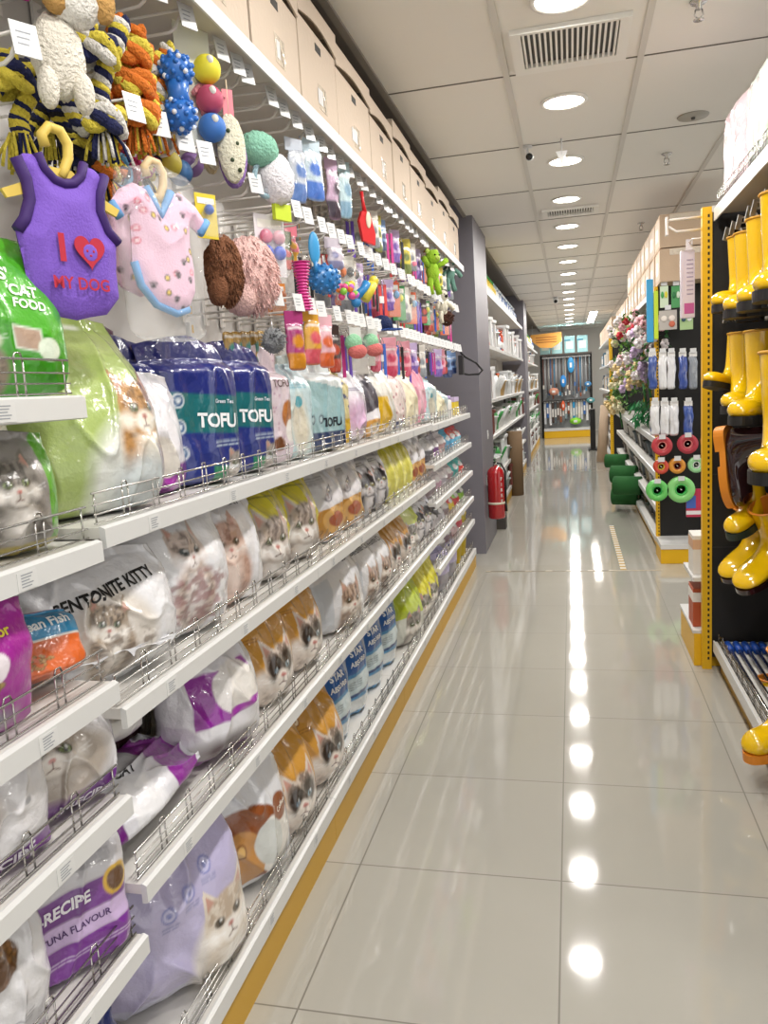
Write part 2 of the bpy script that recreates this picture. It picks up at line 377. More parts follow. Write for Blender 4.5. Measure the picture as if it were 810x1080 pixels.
# dashes on the joint strip and the dashed floor tape
t = thing('joint_tape', 'thin floor joint with broken black dashes crossing the aisle by the pillar', 'floor tape', (0, 6.197, .0026))
for i in range(6):
    MB().box((-.66+i*.16, -.006, 0), (-.55+i*.16, .006, .0006), plain('#2b2722')).build('dash', t)
t = thing('hazard_tape', 'yellow and white striped hazard tape stuck along the aisle floor', 'floor tape', (.36, 6.2, .0006))
tp = MB().box((-.022, 0, 0), (.022, 1.95, .0008), plain('#d9d4c8')).build('tape', t)
for i in range(20):
    MB().box((-.022, i*.097+.01, .0009), (.022, i*.097+.058, .0012), plain('#b08c2c')).build('stripe', tp)
# ------------------------------------------------------------------ lamps
LAMP_E = mat('lit_lamp_diffuser', '#fffaf2', .4, emit=('#fff7ec', 13.))
RING = mat('lamp_ring', '#f1efe9', .4)
def downlight(x, y, label, visible=True, group='round ceiling downlights over the aisle'):
    t = thing('ceiling_downlight', label, 'ceiling light', (x, y, CEIL), 0, group)
    MB().lathe([(.104, -.001), (.118, -.001), (.118, -.010), (.100, -.012), (.100, -.004)], RING, 28).build('ring', t)
    MB().lathe([(0.0001, -.006), (.100, -.006), (.100, -.004), (.0001, -.004)], LAMP_E, 28).build('diffuser', t)
    l = bpy.data.lights.new('lamp_light', 'AREA'); l.shape = 'DISK'; l.size = .2; l.energy = LAMP_W; l.color = (1, .97, .925)
    lo = bpy.data.objects.new('lamp_light', l); COL.objects.link(lo); lo.location = (0, 0, -.016); lo.parent = t
for i in range(-3, 17):
    y = 3.27+1.133*i
    downlight(0, y, 'round lit downlight in the ceiling row above the aisle, %s' % (['behind the camera', 'above the camera', 'just ahead of the camera'][i+3] if i < 0 else ordn(i)+' from the photo top'))
for k, y in enumerate((-1.2, 1.1, 3.4, 5.7, 8.0, 10.3)):
    downlight(2.37, y, 'round lit downlight above the neighbouring aisle, %s from the front' % ordn(k), group='downlights over the neighbouring aisle')
t = thing('ceiling_tube_light', 'long rectangular tube light glowing at the far end of the ceiling', 'ceiling light', (.5, 19.2, CEIL))
MB().box((-.09, -1.7, -.03), (.09, 1.7, -.001), RING).build('housing', t)
MB().box((-.075, -1.66, -.034), (.075, 1.66, -.0305), LAMP_E).build('diffuser', t)
# ------------------------------------------------------------------ vents, sprinklers, camera
def vent(x, y, w_, d_, label):
    t = thing('ceiling_vent', label, 'air vent', (x, y, CEIL))
    fm = MB()
    for a, b in (((-w_/2, -d_/2, -.022), (-w_/2+.045, d_/2, -.001)), ((w_/2-.045, -d_/2, -.022), (w_/2, d_/2, -.001)), ((-w_/2+.045, -d_/2, -.022), (w_/2-.045, -d_/2+.02, -.001)), ((-w_/2+.045, d_/2-.07, -.022), (w_/2-.045, d_/2, -.001))):
        fm.box(a, b, RING)
    fm.build('frame', t)
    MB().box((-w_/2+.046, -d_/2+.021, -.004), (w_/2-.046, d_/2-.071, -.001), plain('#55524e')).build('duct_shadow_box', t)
    n = 18
    for i in range(n):
        xx = -w_/2+.055+(w_-.11)*i/(n-1); MB().box((xx-.0045, -d_/2+.02, -.02), (xx+.0045, d_/2-.07, -.006), RING).build('slat', t)
vent(.03, 3.70, .48, .44, 'white slatted air vent beside the nearest ceiling downlight')
vent(.03, 7.12, .46, .30, 'small slatted air vent between the ceiling downlights further down the aisle')
def sprinkler(px, py, label):
    p = at(px, py, Z=CEIL); t = thing('fire_sprinkler', label, 'sprinkler', tuple(p))
    MB().lathe([(.0001, -.001), (.035, -.001), (.03, -.008), (.012, -.01), (.012, -.03), (.0001, -.03)], CHROME, 16).build('escutcheon', t)
    m_ = MB(); m_.tube([(-.012, 0, -.03), (-.016, 0, -.05), (0, 0, -.065)], .003, CHROME); m_.tube([(.012, 0, -.03), (.016, 0, -.05), (0, 0, -.065)], .003, CHROME)
    m_.lathe([(.0001, -.065), (.02, -.066), (.02, -.069), (.0001, -.07)], CHROME, 12); m_.build('deflector', t)
sprinkler(703, 162, 'small chrome fire sprinkler in the ceiling above the yellow post')
sprinkler(676, 235, 'small dark fire sprinkler in the ceiling above the brown cartons')
sprinkler(737, 1, 'small chrome sprinkler in the ceiling at the top right of the photo')
p = at(731, 122, Z=CEIL); t = thing('ceiling_speaker', 'flat pale round ceiling cover plate near the right shelf top', 'ceiling plate', tuple(p))
MB().lathe([(.0001, -.001), (.085, -.001), (.08, -.008), (.0001, -.01)], plain('#a9a59c'), 28).build('cover', t); MB().lathe([(.0001, -.01), (.012, -.01), (.01, -.02), (.0001, -.021)], plain('#4a4844'), 14).build('centre_cap', t)
p = at(556, 154, Z=CEIL); t = thing('security_camera', 'white bullet security camera with black lens on the ceiling', 'security camera', tuple(p))
MB().lathe([(.0001, -.001), (.03, -.001), (.03, -.012), (.0001, -.013)], WHITE, 18).build('base', t)
MB().tube([(0, 0, -.01), (0, 0, -.04), (.01, -.02, -.06)], .008, WHITE).build('bracket', t)
b = MB().tube([(.012, .03, -.055), (.012, -.05, -.075)], .024, WHITE, 16).build('housing', t); MB().tube([(.012, -.0505, -.0752), (.012, -.056, -.0765)], .02, plain('#101010', .1), 16).build('lens', b)
p = at(592, 146, Z=CEIL); t = thing('hanging_sign_bracket', 'small white bracket hanging from the ceiling in front of a downlight', 'bracket', tuple(p))
MB().tube([(0, 0, 0), (0, 0, -.09)], .005, WHITE).build('rod', t); MB().prism([(-.035, -.07), (.035, -.07), (0, -.15)], -.004, .004, WHITE, 'y').build('plate', t)
p = at(586, 313, Z=CEIL); t = thing('security_camera', 'tiny far security camera on the ceiling before the second pillar', 'security camera', tuple(p))
MB().lathe([(.0001, -.001), (.05, -.001), (.05, -.02), (.0001, -.021)], WHITE, 18).build('base', t)
b = MB().tube([(0, .04, -.04), (0, -.07, -.08)], .04, WHITE, 14).build('housing', t); MB().tube([(0, -.0701, -.0801), (0, -.075, -.082)], .03, plain('#101010', .1), 14).build('lens', b)

# ================================================================== SHELVING
XF = -.795; XB = -1.16
def wire_guard(mb, y0, y1, x, z, h=.058):
    for i, q in enumerate((0.004, .02, .037, h)):
        mb.tube([(x, y0, z+q), (x, y1, z+q)], .0022 if i == 3 else .0016, CHROME, 6)
    n = max(1, round((y1-y0)/.115))
    for i in range(n+1):
        yy = y0+(y1-y0)*i/n
        for d in (-.010, .010):
            if y0-.001 <= yy+d <= y1+.001: mb.tube([(x-.003, yy+d, z+.001), (x-.003, yy+d, z+h)], .0017, CHROME, 6)
        if 0 < i < n: mb.tube([(x-.003, yy-.010, z+h), (x-.003, yy-.006, z+h+.009), (x-.003, yy+.006, z+h+.009), (x-.003, yy+.010, z+h)], .0017, CHROME, 6)
def shelf_part(par, y0, y1, z, depth, name='shelf', lip=.044, guard=True, ticket=True, mt=DECKM):
    """local frame: front at x=0 facing +x, z = top of the deck"""
    m_ = MB(); m_.box((-depth, y0+.002, z-.022), (-.006, y1-.002, z-.002), mt)
    m_.prism([(-.006, z-lip+.004), (0, z-lip+.006), (.0, z-.004), (-.008, z), (-.012, z), (-.012, z-lip+.004)], y0+.001, y1-.001, WHITE, 'y')
    s_ = m_.build(name, par)
    if guard: g_ = MB(); wire_guard(g_, y0+.006, y1-.006, -.022, z); g_.build('wire_guard', s_)
    if ticket:
        n = max(1, round((y1-y0)/.38))
        for i in range(n):
            yy = y0+(y1-y0)*(i+.45)/n; m_ = MB()
            m_.box((.0002, yy-.022, z-.036), (.0009, yy+.022, z-.008), plain('#dcdcdb', .35))
            for q in range(5): m_.box((.001, yy-.014, z-.0135-q*.0045), (.0013, yy+.012-(q%3)*.004, z-.0118-q*.0045), INK)
            m_.build('price_ticket', s_)
    return s_
def bay(label, y0, y1, decks, base_z=.155, canopy=2.405, rz=0., x=XF, panel_h=2.42, yel_up=True):
    t = thing('gondola_shelving_bay', label, 'shelving', (x, y0 if rz == 0 else y1, 0), rz); L = y1-y0; dp = XF-XB
    MB().box((-dp-.012, .02, .05), (-dp, L-.02, panel_h), PANEL).build('back_panel', t)
    u = MB(); u.box((-dp-.03, .001, 0), (-dp+.004, .04, panel_h), WHITE)
    for i in range(int(panel_h/.06)): u.box((-dp+.004, .014, .1+i*.057), (-dp+.0048, .026, .125+i*.057), YEL if yel_up else SLOT)
    u.build('upright', t)
    for z, gd in decks: shelf_part(t, 0, L, z, dp, guard=gd)
    shelf_part(t, 0, L, base_z, dp, 'base_shelf', lip=.055)
    MB().box((-.016, .001, .0), (-.006, L-.001, .100), KICK).build('kick_plate', t)
    if canopy:
        m_ = MB(); m_.box((-dp, .002, canopy-.02), (-.006, L-.002, canopy-.004), mat('canopy_underside', '#c9c2b8', .6)); m_.box((-.006, .001, canopy-.042), (0, L-.001, canopy), WHITE); m_.build('canopy_shelf', t)
    return t
bay('nearest white shelving bay with wire guards, at the left edge of the photo', .1, 1.195, [(1.503, True), (1.255, True), (1.0, True), (.783, True), (.503, True)])
for nm, a, b in (('second white shelving bay from the camera, below the dog clothes', 1.205, 2.33), ('third white shelving bay from the camera', 2.33, 3.465), ('fourth white shelving bay from the camera', 3.465, 4.6)):
    bay(nm, a, b, [(1.275, True), (.942, True), (.595, True)])
for nm, a, b in (('fifth white shelving bay, with closely spaced shelves', 4.6, 5.5), ('last white shelving bay, next to the grey pillar', 5.5, 6.4)):
    bay(nm, a, b, [(1.265, True), (1.03, True), (.80, True), (.59, True), (.40, True)])
# cartons on the canopy
def carton(y0, y1, z0, H_, x0, x1, label, seed, group, lid=.26):
    rg = random.Random(seed); t = thing('archive_carton', label, 'cardboard box', ((x0+x1)/2, (y0+y1)/2, z0), rg.uniform(-.012, .012), group)
    w_ = (y1-y0)/2-.006; d_ = (x1-x0)/2; h = H_*(1-lid)
    m_ = MB(); m_.box((-d_, -w_, 0), (d_, w_, h+.01), CARTONW, bev=.003); bo = m_.build('box_body', t)
    P = [(-w_-.006, H_), (-w_-.006, h+.02)]+[(-w_+2*w_*k/8, h+.012+.026*math.sin(PI*k/8)) for k in range(9)]+[(w_+.006, h+.02), (w_+.006, H_)]
    m_ = MB(); m_.prism(P, d_+.001, d_+.007, CARTONW); m_.box((-d_-.004, -w_-.006, H_-.006), (d_+.006, w_+.006, H_), CARTONW); m_.box((-d_-.004, -w_-.006, h+.02), (d_, -w_-.002, H_), CARTONW); m_.build('lid', t)
    MB().prism([(-.03, h-.045), (.03, h-.045), (.03, h-.02), (-.03, h-.02)], d_+.0002, d_+.0012, plain('#1b1512')).build('hand_hole', bo)
    MB().box((d_+.0003, -.02, .04), (d_+.0012, .065, .12), TAPE).build('tape', bo)
    MB().box((d_+.0017, -.035+rg.uniform(-.03, .03), .055), (d_+.0022, .02, .105), TAG).build('sticker', bo)
    return t
ys = [1.30, 1.72, 2.155, 2.58, 3.0, 3.50, 3.95, 4.40, 4.86, 5.32, 5.80, 6.28]
for i in range(len(ys)-1):
    carton(ys[i], ys[i+1], 2.406, .36-.02*(i % 3), -1.12, -.812, 'lidded tan cardboard carton on the left shelving top, %s from the camera' % ordn(i), i, 'cartons along the top of the left shelving')
# ================================================================== BAGS OF LITTER AND FOOD
XS = XF-.035        # plane just behind the wire guards
def put(o, y, z, rz=0., dx=0., D=.16, rx=0, ry=0):
    """stand a bag with its front close to the guard, centred at y"""
    o.location = (XS-D-.004+dx, y, z); o.rotation_euler = (rx, ry, rz); return o
Z1, Z2, Z3, Z4 = 1.275, .942, .595, .155
G_LIT = 'cat litter bags'
def d_kitty(P):
    P.ell(.72, .36, .38, .36, '#d9d2ca', soft=.1); P.cat(.66, .47, .17, '#a99886', '#453830', by=-1.25, bx=.25, rot=-.25, eye='#8f9a86', seed=4)
    P.grain(.45, .02, 1.1, .45, '#6b5b4e', 16, 22, .7, 3); P.micro(.12, .4, .3, 5, '#7a7a80', .009)
o = bag('litter_bag', 'white litter bag', 'cat litter bag', .37, .25, .17, d_kitty, '#e4e4e8',
        texts=[('BENTONITE KITTY', .76, .70, .118, .12, '#151517', .03)], style='pillow', N=90, V=90, seed=3, wr=.008, lean=-.12)
put(o, 1.375, Z2+.012, -.42, D=.15, dx=-.02)
o['label'] = 'white litter bag with a tabby kitten and bold black lettering, nearest on the middle shelf'
def d_kit2(P): P.cat(.45, .56, .19, '#b39c8c', '#4d3a34', by=-1.4, seed=8); P.grain(.1, .0, .95, .5, '#8a5f58', 14, 18, .7, 9); P.micro(.1, .35, .9, 2, '#555555', .02)
o = bag('litter_bag', 'white litter bag lying flat under the tabby kitten bag on the middle shelf', 'cat litter bag', .34, .24, .13, d_kit2, '#dcdce0', seed=9, wr=.008)
put(o, 1.39, Z2+.075, -.35, D=.13, ry=PI*.42, dx=-.12)
def d_wcat(P):
    P.cat(.52, .66, .17, '#cbbab0', '#4b3c38', by=-2.0, light='#f4eeee', eye='#5b6b70', seed=12); P.grain(.1, .05, 1.0, .55, '#93696a', 12, 20, .75, 13)
o = bag('litter_bag', 'white litter bag with a grey striped cat lying down, behind the tabby kitten bag', 'cat litter bag', .33, .31, .16, d_wcat, '#e8e8ec', texts=[('BENTONITE CAT', .55, .93, .075, .02, '#202024', .02)], seed=21, N=70, V=70)
put(o, 1.66, Z2, -.33)
def d_pink(P): P.cat(.4, .58, .21, '#c9a595', '#8a6152', by=-1.5, light='#f0dcd2', eye='#6b5a4a', seed=31)
o = bag('litter_bag', 'white litter bag with a pale ginger cat looking up, before the yellow bags', 'cat litter bag', .30, .30, .15, d_pink, '#e9e7ea', texts=[('BENTONITE CAT', .5, .9, .08, .03, '#222226', .02)], seed=33)
put(o, 1.92, Z2, -.3)
def d_yel(P):
    P.rect(0, .0, 2, 1, '#d6c92f'); P.ell(.5, .12, .5, .33, '#dcd8d4', soft=.05); P.cat(.5, .44, .27, '#b8aaa0', '#5a4c46', by=-1.2, light='#e8e2dd', eye='#8b8e72', seed=41); P.line(.1, .93, .8, .93, .05, '#9c931f', .7); P.micro(.15, .8, .86, 1, '#6e6a1a', .015)
y1 = bag('litter_bag', 'yellow bag with a grey cat face, first of two on the middle shelf', 'cat litter bag', .28, .29, .15, d_yel, '#d6c92f', seed=43, N=64, V=64, lean=-.05)
put(y1, 2.17, Z2, -.3)
put(dup(y1, label='yellow bag with a grey cat face, second of two on the middle shelf'), 2.45, Z2, -.36)
def d_food(P):
    P.rect(0, 0, 2, .42, '#c08a3a', .1); P.ell(.55, .30, .26, .17, '#e2b26a'); P.ell(.58, .3, .17, .1, '#b0562f'); P.kibble(.3, .1, .25, .08, seed=5)
    P.cat(.42, .67, .15, '#5b5660', '#1f1c24', body=False, light='#cfcbd0', eye='#c0a050', seed=51); P.poly([(0, .45), (.95, .95), (.95, 1), (0, 1)], '#dddde3'); P.micro(.1, .5, .85, 4, '#3a3540', .014)
f1 = bag('cat_food_bag', 'white and dark food bag with an orange bowl picture, after the yellow pair', 'cat food bag', .31, .29, .15, d_food, '#e3e1e6', seed=53)
put(f1, 2.76, Z2, -.25); put(dup(f1, label='white and dark food bag with an orange bowl picture, beside the black cat bags'), 3.03, Z2, -.3)
def d_bcat(P): P.cat(.42, .5, .2, '#3d3a40', '#111014', light='#d8d4d6', eye='#b8b070', by=-1.5, seed=61); P.rect(0, .85, 2, 1, '#9a9aa4'); P.micro(.1, .6, .82, 2, '#303036', .016)
b1 = bag('litter_bag', 'silver white bag with a black and white cat, first before the lime bags', 'cat litter bag', .28, .29, .15, d_bcat, '#d6d6de', seed=63)
for i, yy in enumerate((3.28, 3.50)): put(b1 if i == 0 else dup(b1, label='silver white bag with a black and white cat, second before the lime bags'), yy, Z2, -.2)
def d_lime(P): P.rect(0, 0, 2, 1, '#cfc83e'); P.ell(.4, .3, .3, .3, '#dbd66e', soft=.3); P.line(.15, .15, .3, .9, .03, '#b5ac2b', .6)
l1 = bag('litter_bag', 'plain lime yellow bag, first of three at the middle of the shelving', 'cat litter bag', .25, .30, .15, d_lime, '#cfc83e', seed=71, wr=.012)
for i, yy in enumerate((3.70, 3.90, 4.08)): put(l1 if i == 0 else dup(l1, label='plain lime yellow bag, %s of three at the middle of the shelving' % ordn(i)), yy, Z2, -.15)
b1['label'] = 'silver white bag with a black and white cat, first before the lime bags'
for i, yy in enumerate((4.27, 4.47)): put(dup(f1, label='white and dark food bag beyond the lime bags, %s of two' % ordn(i)), yy, Z2, -.2)
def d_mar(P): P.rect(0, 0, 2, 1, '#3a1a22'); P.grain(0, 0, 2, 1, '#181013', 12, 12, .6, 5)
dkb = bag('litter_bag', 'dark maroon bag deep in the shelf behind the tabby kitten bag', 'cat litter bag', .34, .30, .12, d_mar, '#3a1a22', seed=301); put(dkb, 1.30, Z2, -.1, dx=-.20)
put(dup(dkb, label='dark bag added to darken the third shelf behind the grey tabby bag'), 1.62, Z3, -.1, dx=-.20)  # dark copy put in to keep the shelf interior dark
put(dup(dkb, label='dark bag added to darken the third near shelf behind the magenta pouch'), 1.05, 1.0, -.1, dx=-.19).scale = (1, 1, .75)  # another dark copy, added to deepen the inside of the shelf
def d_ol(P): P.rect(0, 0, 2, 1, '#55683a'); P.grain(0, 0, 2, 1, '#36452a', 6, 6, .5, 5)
olb = bag('litter_bag', 'green bag with shelf shade in its dark olive colour, behind the near grey kitten bag', 'cat litter bag', .30, .215, .12, d_ol, '#55683a', seed=303); put(olb, 1.05, 1.255, -.1, dx=-.18)  # dark olive stands for a green bag in shade at the shelf back
# ---------------------------------------------------------------- top shelf of bags
def d_green(P):
    P.rect(0, 0, 2, 1, '#a9bd6c'); P.rect(.28, .72, 1.2, .84, '#b8c97e', .1); P.ell(.63, .12, .34, .36, '#e4e6e0', soft=.1); P.cat(.68, .50, .16, '#b98a55', '#4f3218', by=-1.35, light='#f0e8da', eye='#6c7d4a', seed=81); P.ell(.62, .12, .2, .16, '#cfd6d8', soft=.1); P.micro(.2, .6, .93, 1, '#f2f5e8', .03)
g1 = bag('litter_bag', 'large light green litter bag with an orange tabby kitten, beside the nearest shelves', 'cat litter bag', .34, .40, .18, d_green, '#a3b865', texts=[('Bentonite', .28, .86, .07, .05, '#eef2dc', .02)], seed=83, N=90, V=90, lean=-.3, style='pillow')
put(g1, 1.40, Z1, -.42, dx=-.0)
put(dup(g1, label='large light green litter bag half hidden behind the nearest shelves'), 1.17, Z1, -.3, dx=-.14)
def d_wp(P): P.rect(0, 0, 2, .25, '#8a2f93'); P.ell(.45, .62, .36, .42, '#eceaf0'); P.ell(.42, .3, .28, .2, '#e4ded6'); P.line(.1, .2, .7, .1, .05, '#b23cb4')
o = bag('litter_bag', 'white bag with a magenta band at the bottom, between the green and blue bags', 'cat litter bag', .26, .28, .14, d_wp, '#e6e4ea', texts=[('cat', .38, .82, .1, 0, '#33333a', .02)], seed=91); put(o, 1.615, Z1, -.35, dx=-.02)
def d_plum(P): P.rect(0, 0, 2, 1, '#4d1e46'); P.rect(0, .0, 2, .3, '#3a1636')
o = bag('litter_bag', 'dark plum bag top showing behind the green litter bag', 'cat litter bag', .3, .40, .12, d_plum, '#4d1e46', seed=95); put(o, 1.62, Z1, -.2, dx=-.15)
def d_tofu(P):
    P.rect(0, 0, 2, 1, '#26307c'); P.rect(-1, -1, .95, .60, '#1d6a70', -.08); P.rect(-1, -1, .95, .36, '#27347f', -.08); P.rect(.38, .05, .8, .16, '#2f8a5e', -.1)
    for yy in (.54, .38, .22): P.ell(.14, yy, .045, .045, '#e8eef2'); P.ell(.14, yy, .036, .036, '#2b5a8a'); P.paw(.14, yy, .026, '#e8eef2')
    P.cat(.60, .12, .09, '#a9a098', '#57504c', by=-1.2, seed=97); P.micro(.4, .75, .27, 2, '#cfe0ea', .01); P.line(.1, .86, .8, .80, .05, '#e6e8f4', .5); P.rect(0, .80, 2, 1, '#1e2366')
t1 = bag('tofu_litter_pack', 'dark blue and teal tofu litter pack reading TOFU, front one', 'cat litter bag', .27, .39, .14, d_tofu, '#262f78', back='#2a2c66',
         texts=[('TOFU', .44, .40, .12, -.06, '#f2f4f8', .035), ('Green Tea', .50, .52, .035, -.06, '#e2e6f2', .02), ('Lavender', .60, .10, .05, -.08, '#f2f4f8', .02)], style='flap', seed=99, N=80, V=90, wr=.006, fold=-.35)
put(t1, 1.84, Z1, -.42, dx=0)
t1['label'] = 'dark blue and teal litter pack reading TOFU, nearest the white guards, middle of three'
put(dup(t1, label='dark blue and teal litter pack reading TOFU, left of three and partly hidden'), 1.66, Z1, -.42, dx=-.10)
put(dup(t1, label='dark blue and teal litter pack reading TOFU, right of three beside the pink carton pack'), 2.09, Z1, -.42, dx=-.0)
t1f = None
def d_pb(P):
    P.rect(0, 0, 2, 1, '#dccdd6'); rg = random.Random(5)
    for i in range(90): P.ell(rg.uniform(0, .9), rg.uniform(0, 1), .012, .012, '#b890a8', a=.8)
    P.ell(.45, .42, .1, .12, '#b5713c'); P.ell(.48, .28, .08, .1, '#f0ede6'); P.ell(.3, .18, .08, .06, '#7a4b2e')
o = bag('litter_pack', 'upright pale pink speckled litter pack with small cat drawings', 'cat litter bag', .21, .36, .14, d_pb, '#d6c9d6', texts=[('CAT', .3, .84, .06, 0, '#5a3c38', .02), ('TOFU', .38, .68, .085, 0, '#5a3c38', .01)], style='flap', seed=101, wr=.003, N=60, V=60)
put(o, 2.29, Z1, -.3)
def d_lb(P): P.rect(0, 0, 2, 1, '#bfd6dc'); P.ell(.3, .35, .16, .3, '#dcd6c4', soft=.1); P.ell(.3, .6, .08, .06, '#4aa0b0'); P.micro(.1, .5, .8, 3, '#6fa6b4', .02)
lb1 = bag('litter_pack', 'pale aqua litter pack in clear wrap beside the pink speckled one', 'cat litter bag', .2, .31, .14, d_lb, '#c2d8dd', style='gusset', seed=103, wr=.006); put(lb1, 2.49, Z1, -.25)
def d_teal(P):
    P.rect(0, 0, 2, .7, '#9cc0c6', .1); P.rect(0, 0, 2, .2, '#2c3f66'); P.poly([(0, .75), (.5, .98), (.9, .9), (.9, .6)], '#dfe6e8')
    for i, (x, y) in enumerate(((.15, .55), (.2, .33), (.36, .33))): P.ell(x, y, .045, .045, '#263a55'); P.ell(x, y, .03, .03, '#b9d2d6')
o = bag('litter_pack', 'pale teal litter pack with folded white top reading TOFU', 'cat litter bag', .33, .36, .15, d_teal, '#c9dade', texts=[('TOFU', .55, .29, .12, 0, '#1c2430', .03)], style='flap', seed=105, wr=.007, lean=-.05); put(o, 2.77, Z1, -.3)
def d_yp(P):
    P.rect(0, 0, 2, 1, '#e6d9a6'); P.rect(0, 0, 2, .35, '#e0b93a'); rg = random.Random(8)
    for i in range(30): P.ell(rg.uniform(0, .8), rg.uniform(.1, .9), .025, .02, '#4f5a8a')
o = bag('litter_pack', 'narrow cream pack with yellow base and blue dots', 'cat litter bag', .16, .3, .13, d_yp, '#e6d9a6', style='gusset', seed=107); put(o, 3.01, Z1, -.2)
def d_wpk(P): P.ell(.4, .35, .35, .22, '#d9b3d6', soft=.2); P.micro(.1, .6, .72, 2, '#8a86a0', .02)
wpk = bag('litter_pack', 'rounded white pack with a lilac patch', 'cat litter bag', .27, .31, .15, d_wpk, '#e4e2ea', seed=109); put(wpk, 3.22, Z1, -.2)
def d_dk(P): P.rect(0, .3, 2, .75, '#4d4a56', .3); P.ell(.35, .14, .26, .14, '#d9a04a'); P.ell(.35, .15, .15, .08, '#e8cfa0')
dk = bag('cat_food_bag', 'white and charcoal pack with a golden bowl', 'cat food bag', .24, .31, .15, d_dk, '#dcdae0', seed=111); put(dk, 3.46, Z1, -.2)
def d_wy(P): P.rect(.05, 0, .45, .5, '#e3b826', .1); P.rect(.1, .5, .7, .55, '#d8d4cc'); P.micro(.15, .6, .8, 2, '#66646a', .02)
wy = bag('litter_pack', 'tall white pack with a bright yellow block', 'cat litter bag', .32, .36, .16, d_wy, '#e2dfd8', seed=113, lean=-.1); put(wy, 3.72, Z1, -.2)
def d_pp(P):
    P.rect(0, 0, 2, 1, '#ecdcd8'); rg = random.Random(3)
    for i in range(26): P.ell(rg.uniform(.05, .8), rg.uniform(.1, .9), .022, .022, '#a8606a')
    P.rect(0, 0, 2, .15, '#3f4a74')
pp = bag('litter_pack', 'cream pink pack with small rose dots', 'cat litter bag', .3, .32, .15, d_pp, '#ecdcd8', seed=115); put(pp, 4.02, Z1, -.15)
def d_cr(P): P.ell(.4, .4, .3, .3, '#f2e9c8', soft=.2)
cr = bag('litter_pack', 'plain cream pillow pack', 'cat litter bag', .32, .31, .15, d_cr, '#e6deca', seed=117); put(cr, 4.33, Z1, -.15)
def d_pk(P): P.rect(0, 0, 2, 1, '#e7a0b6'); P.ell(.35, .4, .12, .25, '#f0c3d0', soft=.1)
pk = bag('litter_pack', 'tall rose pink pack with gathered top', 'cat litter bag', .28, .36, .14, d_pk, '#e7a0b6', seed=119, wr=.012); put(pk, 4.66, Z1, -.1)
put(dup(lb1, label='pale aqua pack beyond the rose pink pack on the top shelf', scale=(1, 1.6, .85)), 4.98, Z1, -.1)
put(dup(cr, label='small cream pack close to the pillar end of the top shelf', scale=(1, .85, .7)), 5.30, Z1, -.1)
put(dup(lb1, label='small aqua pack, last of the pale packs before the pillar', scale=(.9, 1.3, .62)), 5.58, Z1-.01, -.1)
# ---------------------------------------------------------------- third shelf
def d_grey(P): P.ell(.55, .4, .5, .42, '#8c8680', soft=.1); P.grain(.05, 0, 1.1, .9, '#4a443f', 10, 20, .8, 6); P.rect(0, 0, 2, .12, '#d6d4d2')
o = bag('cat_food_bag', 'grey bag with tabby fur picture lying under the tabby kitten shelf', 'cat food bag', .34, .30, .15, d_grey, '#c9c6c4', seed=121, N=70, V=70); put(o, 1.37, Z3+.14, -.5, ry=-.5, dx=-.07)
def d_pw(P):
    P.rect(.18, .34, .84, .72, '#8c2a96', .05); P.ell(.62, .58, .24, .2, '#dedad8'); P.rect(0, 0, 2, .08, '#8c2a96'); P.ell(.45, .14, .3, .1, '#5a4a4e', soft=.1); P.ell(.72, .55, .2, .16, '#e9e5e0'); P.line(.5, .4, .85, .42, .05, '#a63cae')
pw = bag('cat_food_bag', 'white food bag with a large purple block, third shelf beside the orange cat bags', 'cat food bag', .31, .31, .18, d_pw, '#dedde2', seed=123, N=80, V=80, wr=.009, lean=-.08); put(pw, 1.78, Z3, -.45)
def d_pl(P): P.rect(0, .62, 2, .95, '#8c2a96'); P.rect(0, 0, 2, .12, '#6d1f78'); P.ell(.5, .35, .25, .14, '#eeeef2')
o = bag('cat_food_bag', 'white and purple food bag lying flat on the third shelf', 'cat food bag', .20, .42, .10, d_pl, '#dfdfe6', texts=[('CAT', .24, .40, .07, 1.2, '#2a2a30', .02)], seed=125, N=70, V=70)
o.rotation_mode = 'XYZ'; o.matrix_world = Matrix.Translation((XS-.125, 1.20, Z3+.032)) @ Matrix.Rotation(.03, 4, 'Z') @ Matrix.Rotation(.3, 4, 'Y') @ Matrix(((0, 1, 0, 0), (0, 0, 1, 0), (1, 0, 0, 0), (0, 0, 0, 1)))
def d_or(P, k=0):
    P.rect(0, 0, 2, 1, '#c8923f'); P.ell(.5, .05, .45, .38, '#e0d6ce', soft=.08); P.cat(.63, .36, .25, '#d8c9bd', '#5c4538', by=-1.3, mask='#33271f', light='#efe6de', eye='#8fb0c4', seed=131)
    P.ell(.25, .80, .06, .06, '#8f5a2c'); P.ell(.25, .80, .045, .045, '#ecd9bc'); P.paw(.25, .80, .03, '#8f5a2c'); P.micro(.15, .4, .7, 2, '#8f5a2c', .01)
or1 = bag('litter_bag', 'mustard orange bag with a dark faced cat, third shelf, next to the purple block bag', 'cat litter bag', .31, .31, .16, d_or, '#c8923f', seed=133, N=80, V=80, wr=.008, lean=-.1)
put(or1, 2.08, Z3, -.38)
put(dup(or1, label='mustard orange bag with a dark faced cat, third shelf, before the white cat bag'), 2.37, Z3, -.38)
def d_wc(P): P.cat(.68, .36, .2, '#b79d8a', '#5a4236', by=-1.2, eye='#7a6a4a', light='#efe6dc', seed=141); P.rect(0, 0, .35, .6, '#c9cdd4', .2); P.grain(.4, 0, 1.1, .3, '#7c5f50', 14, 22, .6, 4)
wc = bag('litter_bag', 'large white litter bag with black handwriting style title, middle of the third shelf', 'cat litter bag', .38, .33, .18, d_wc, '#e2e2e6', texts=[('Bentonite Cat', .58, .80, .10, .08, '#1c1c20', .0)], seed=143, N=70, V=70, wr=.008, lean=-.08); put(wc, 2.80, Z3, -.35)
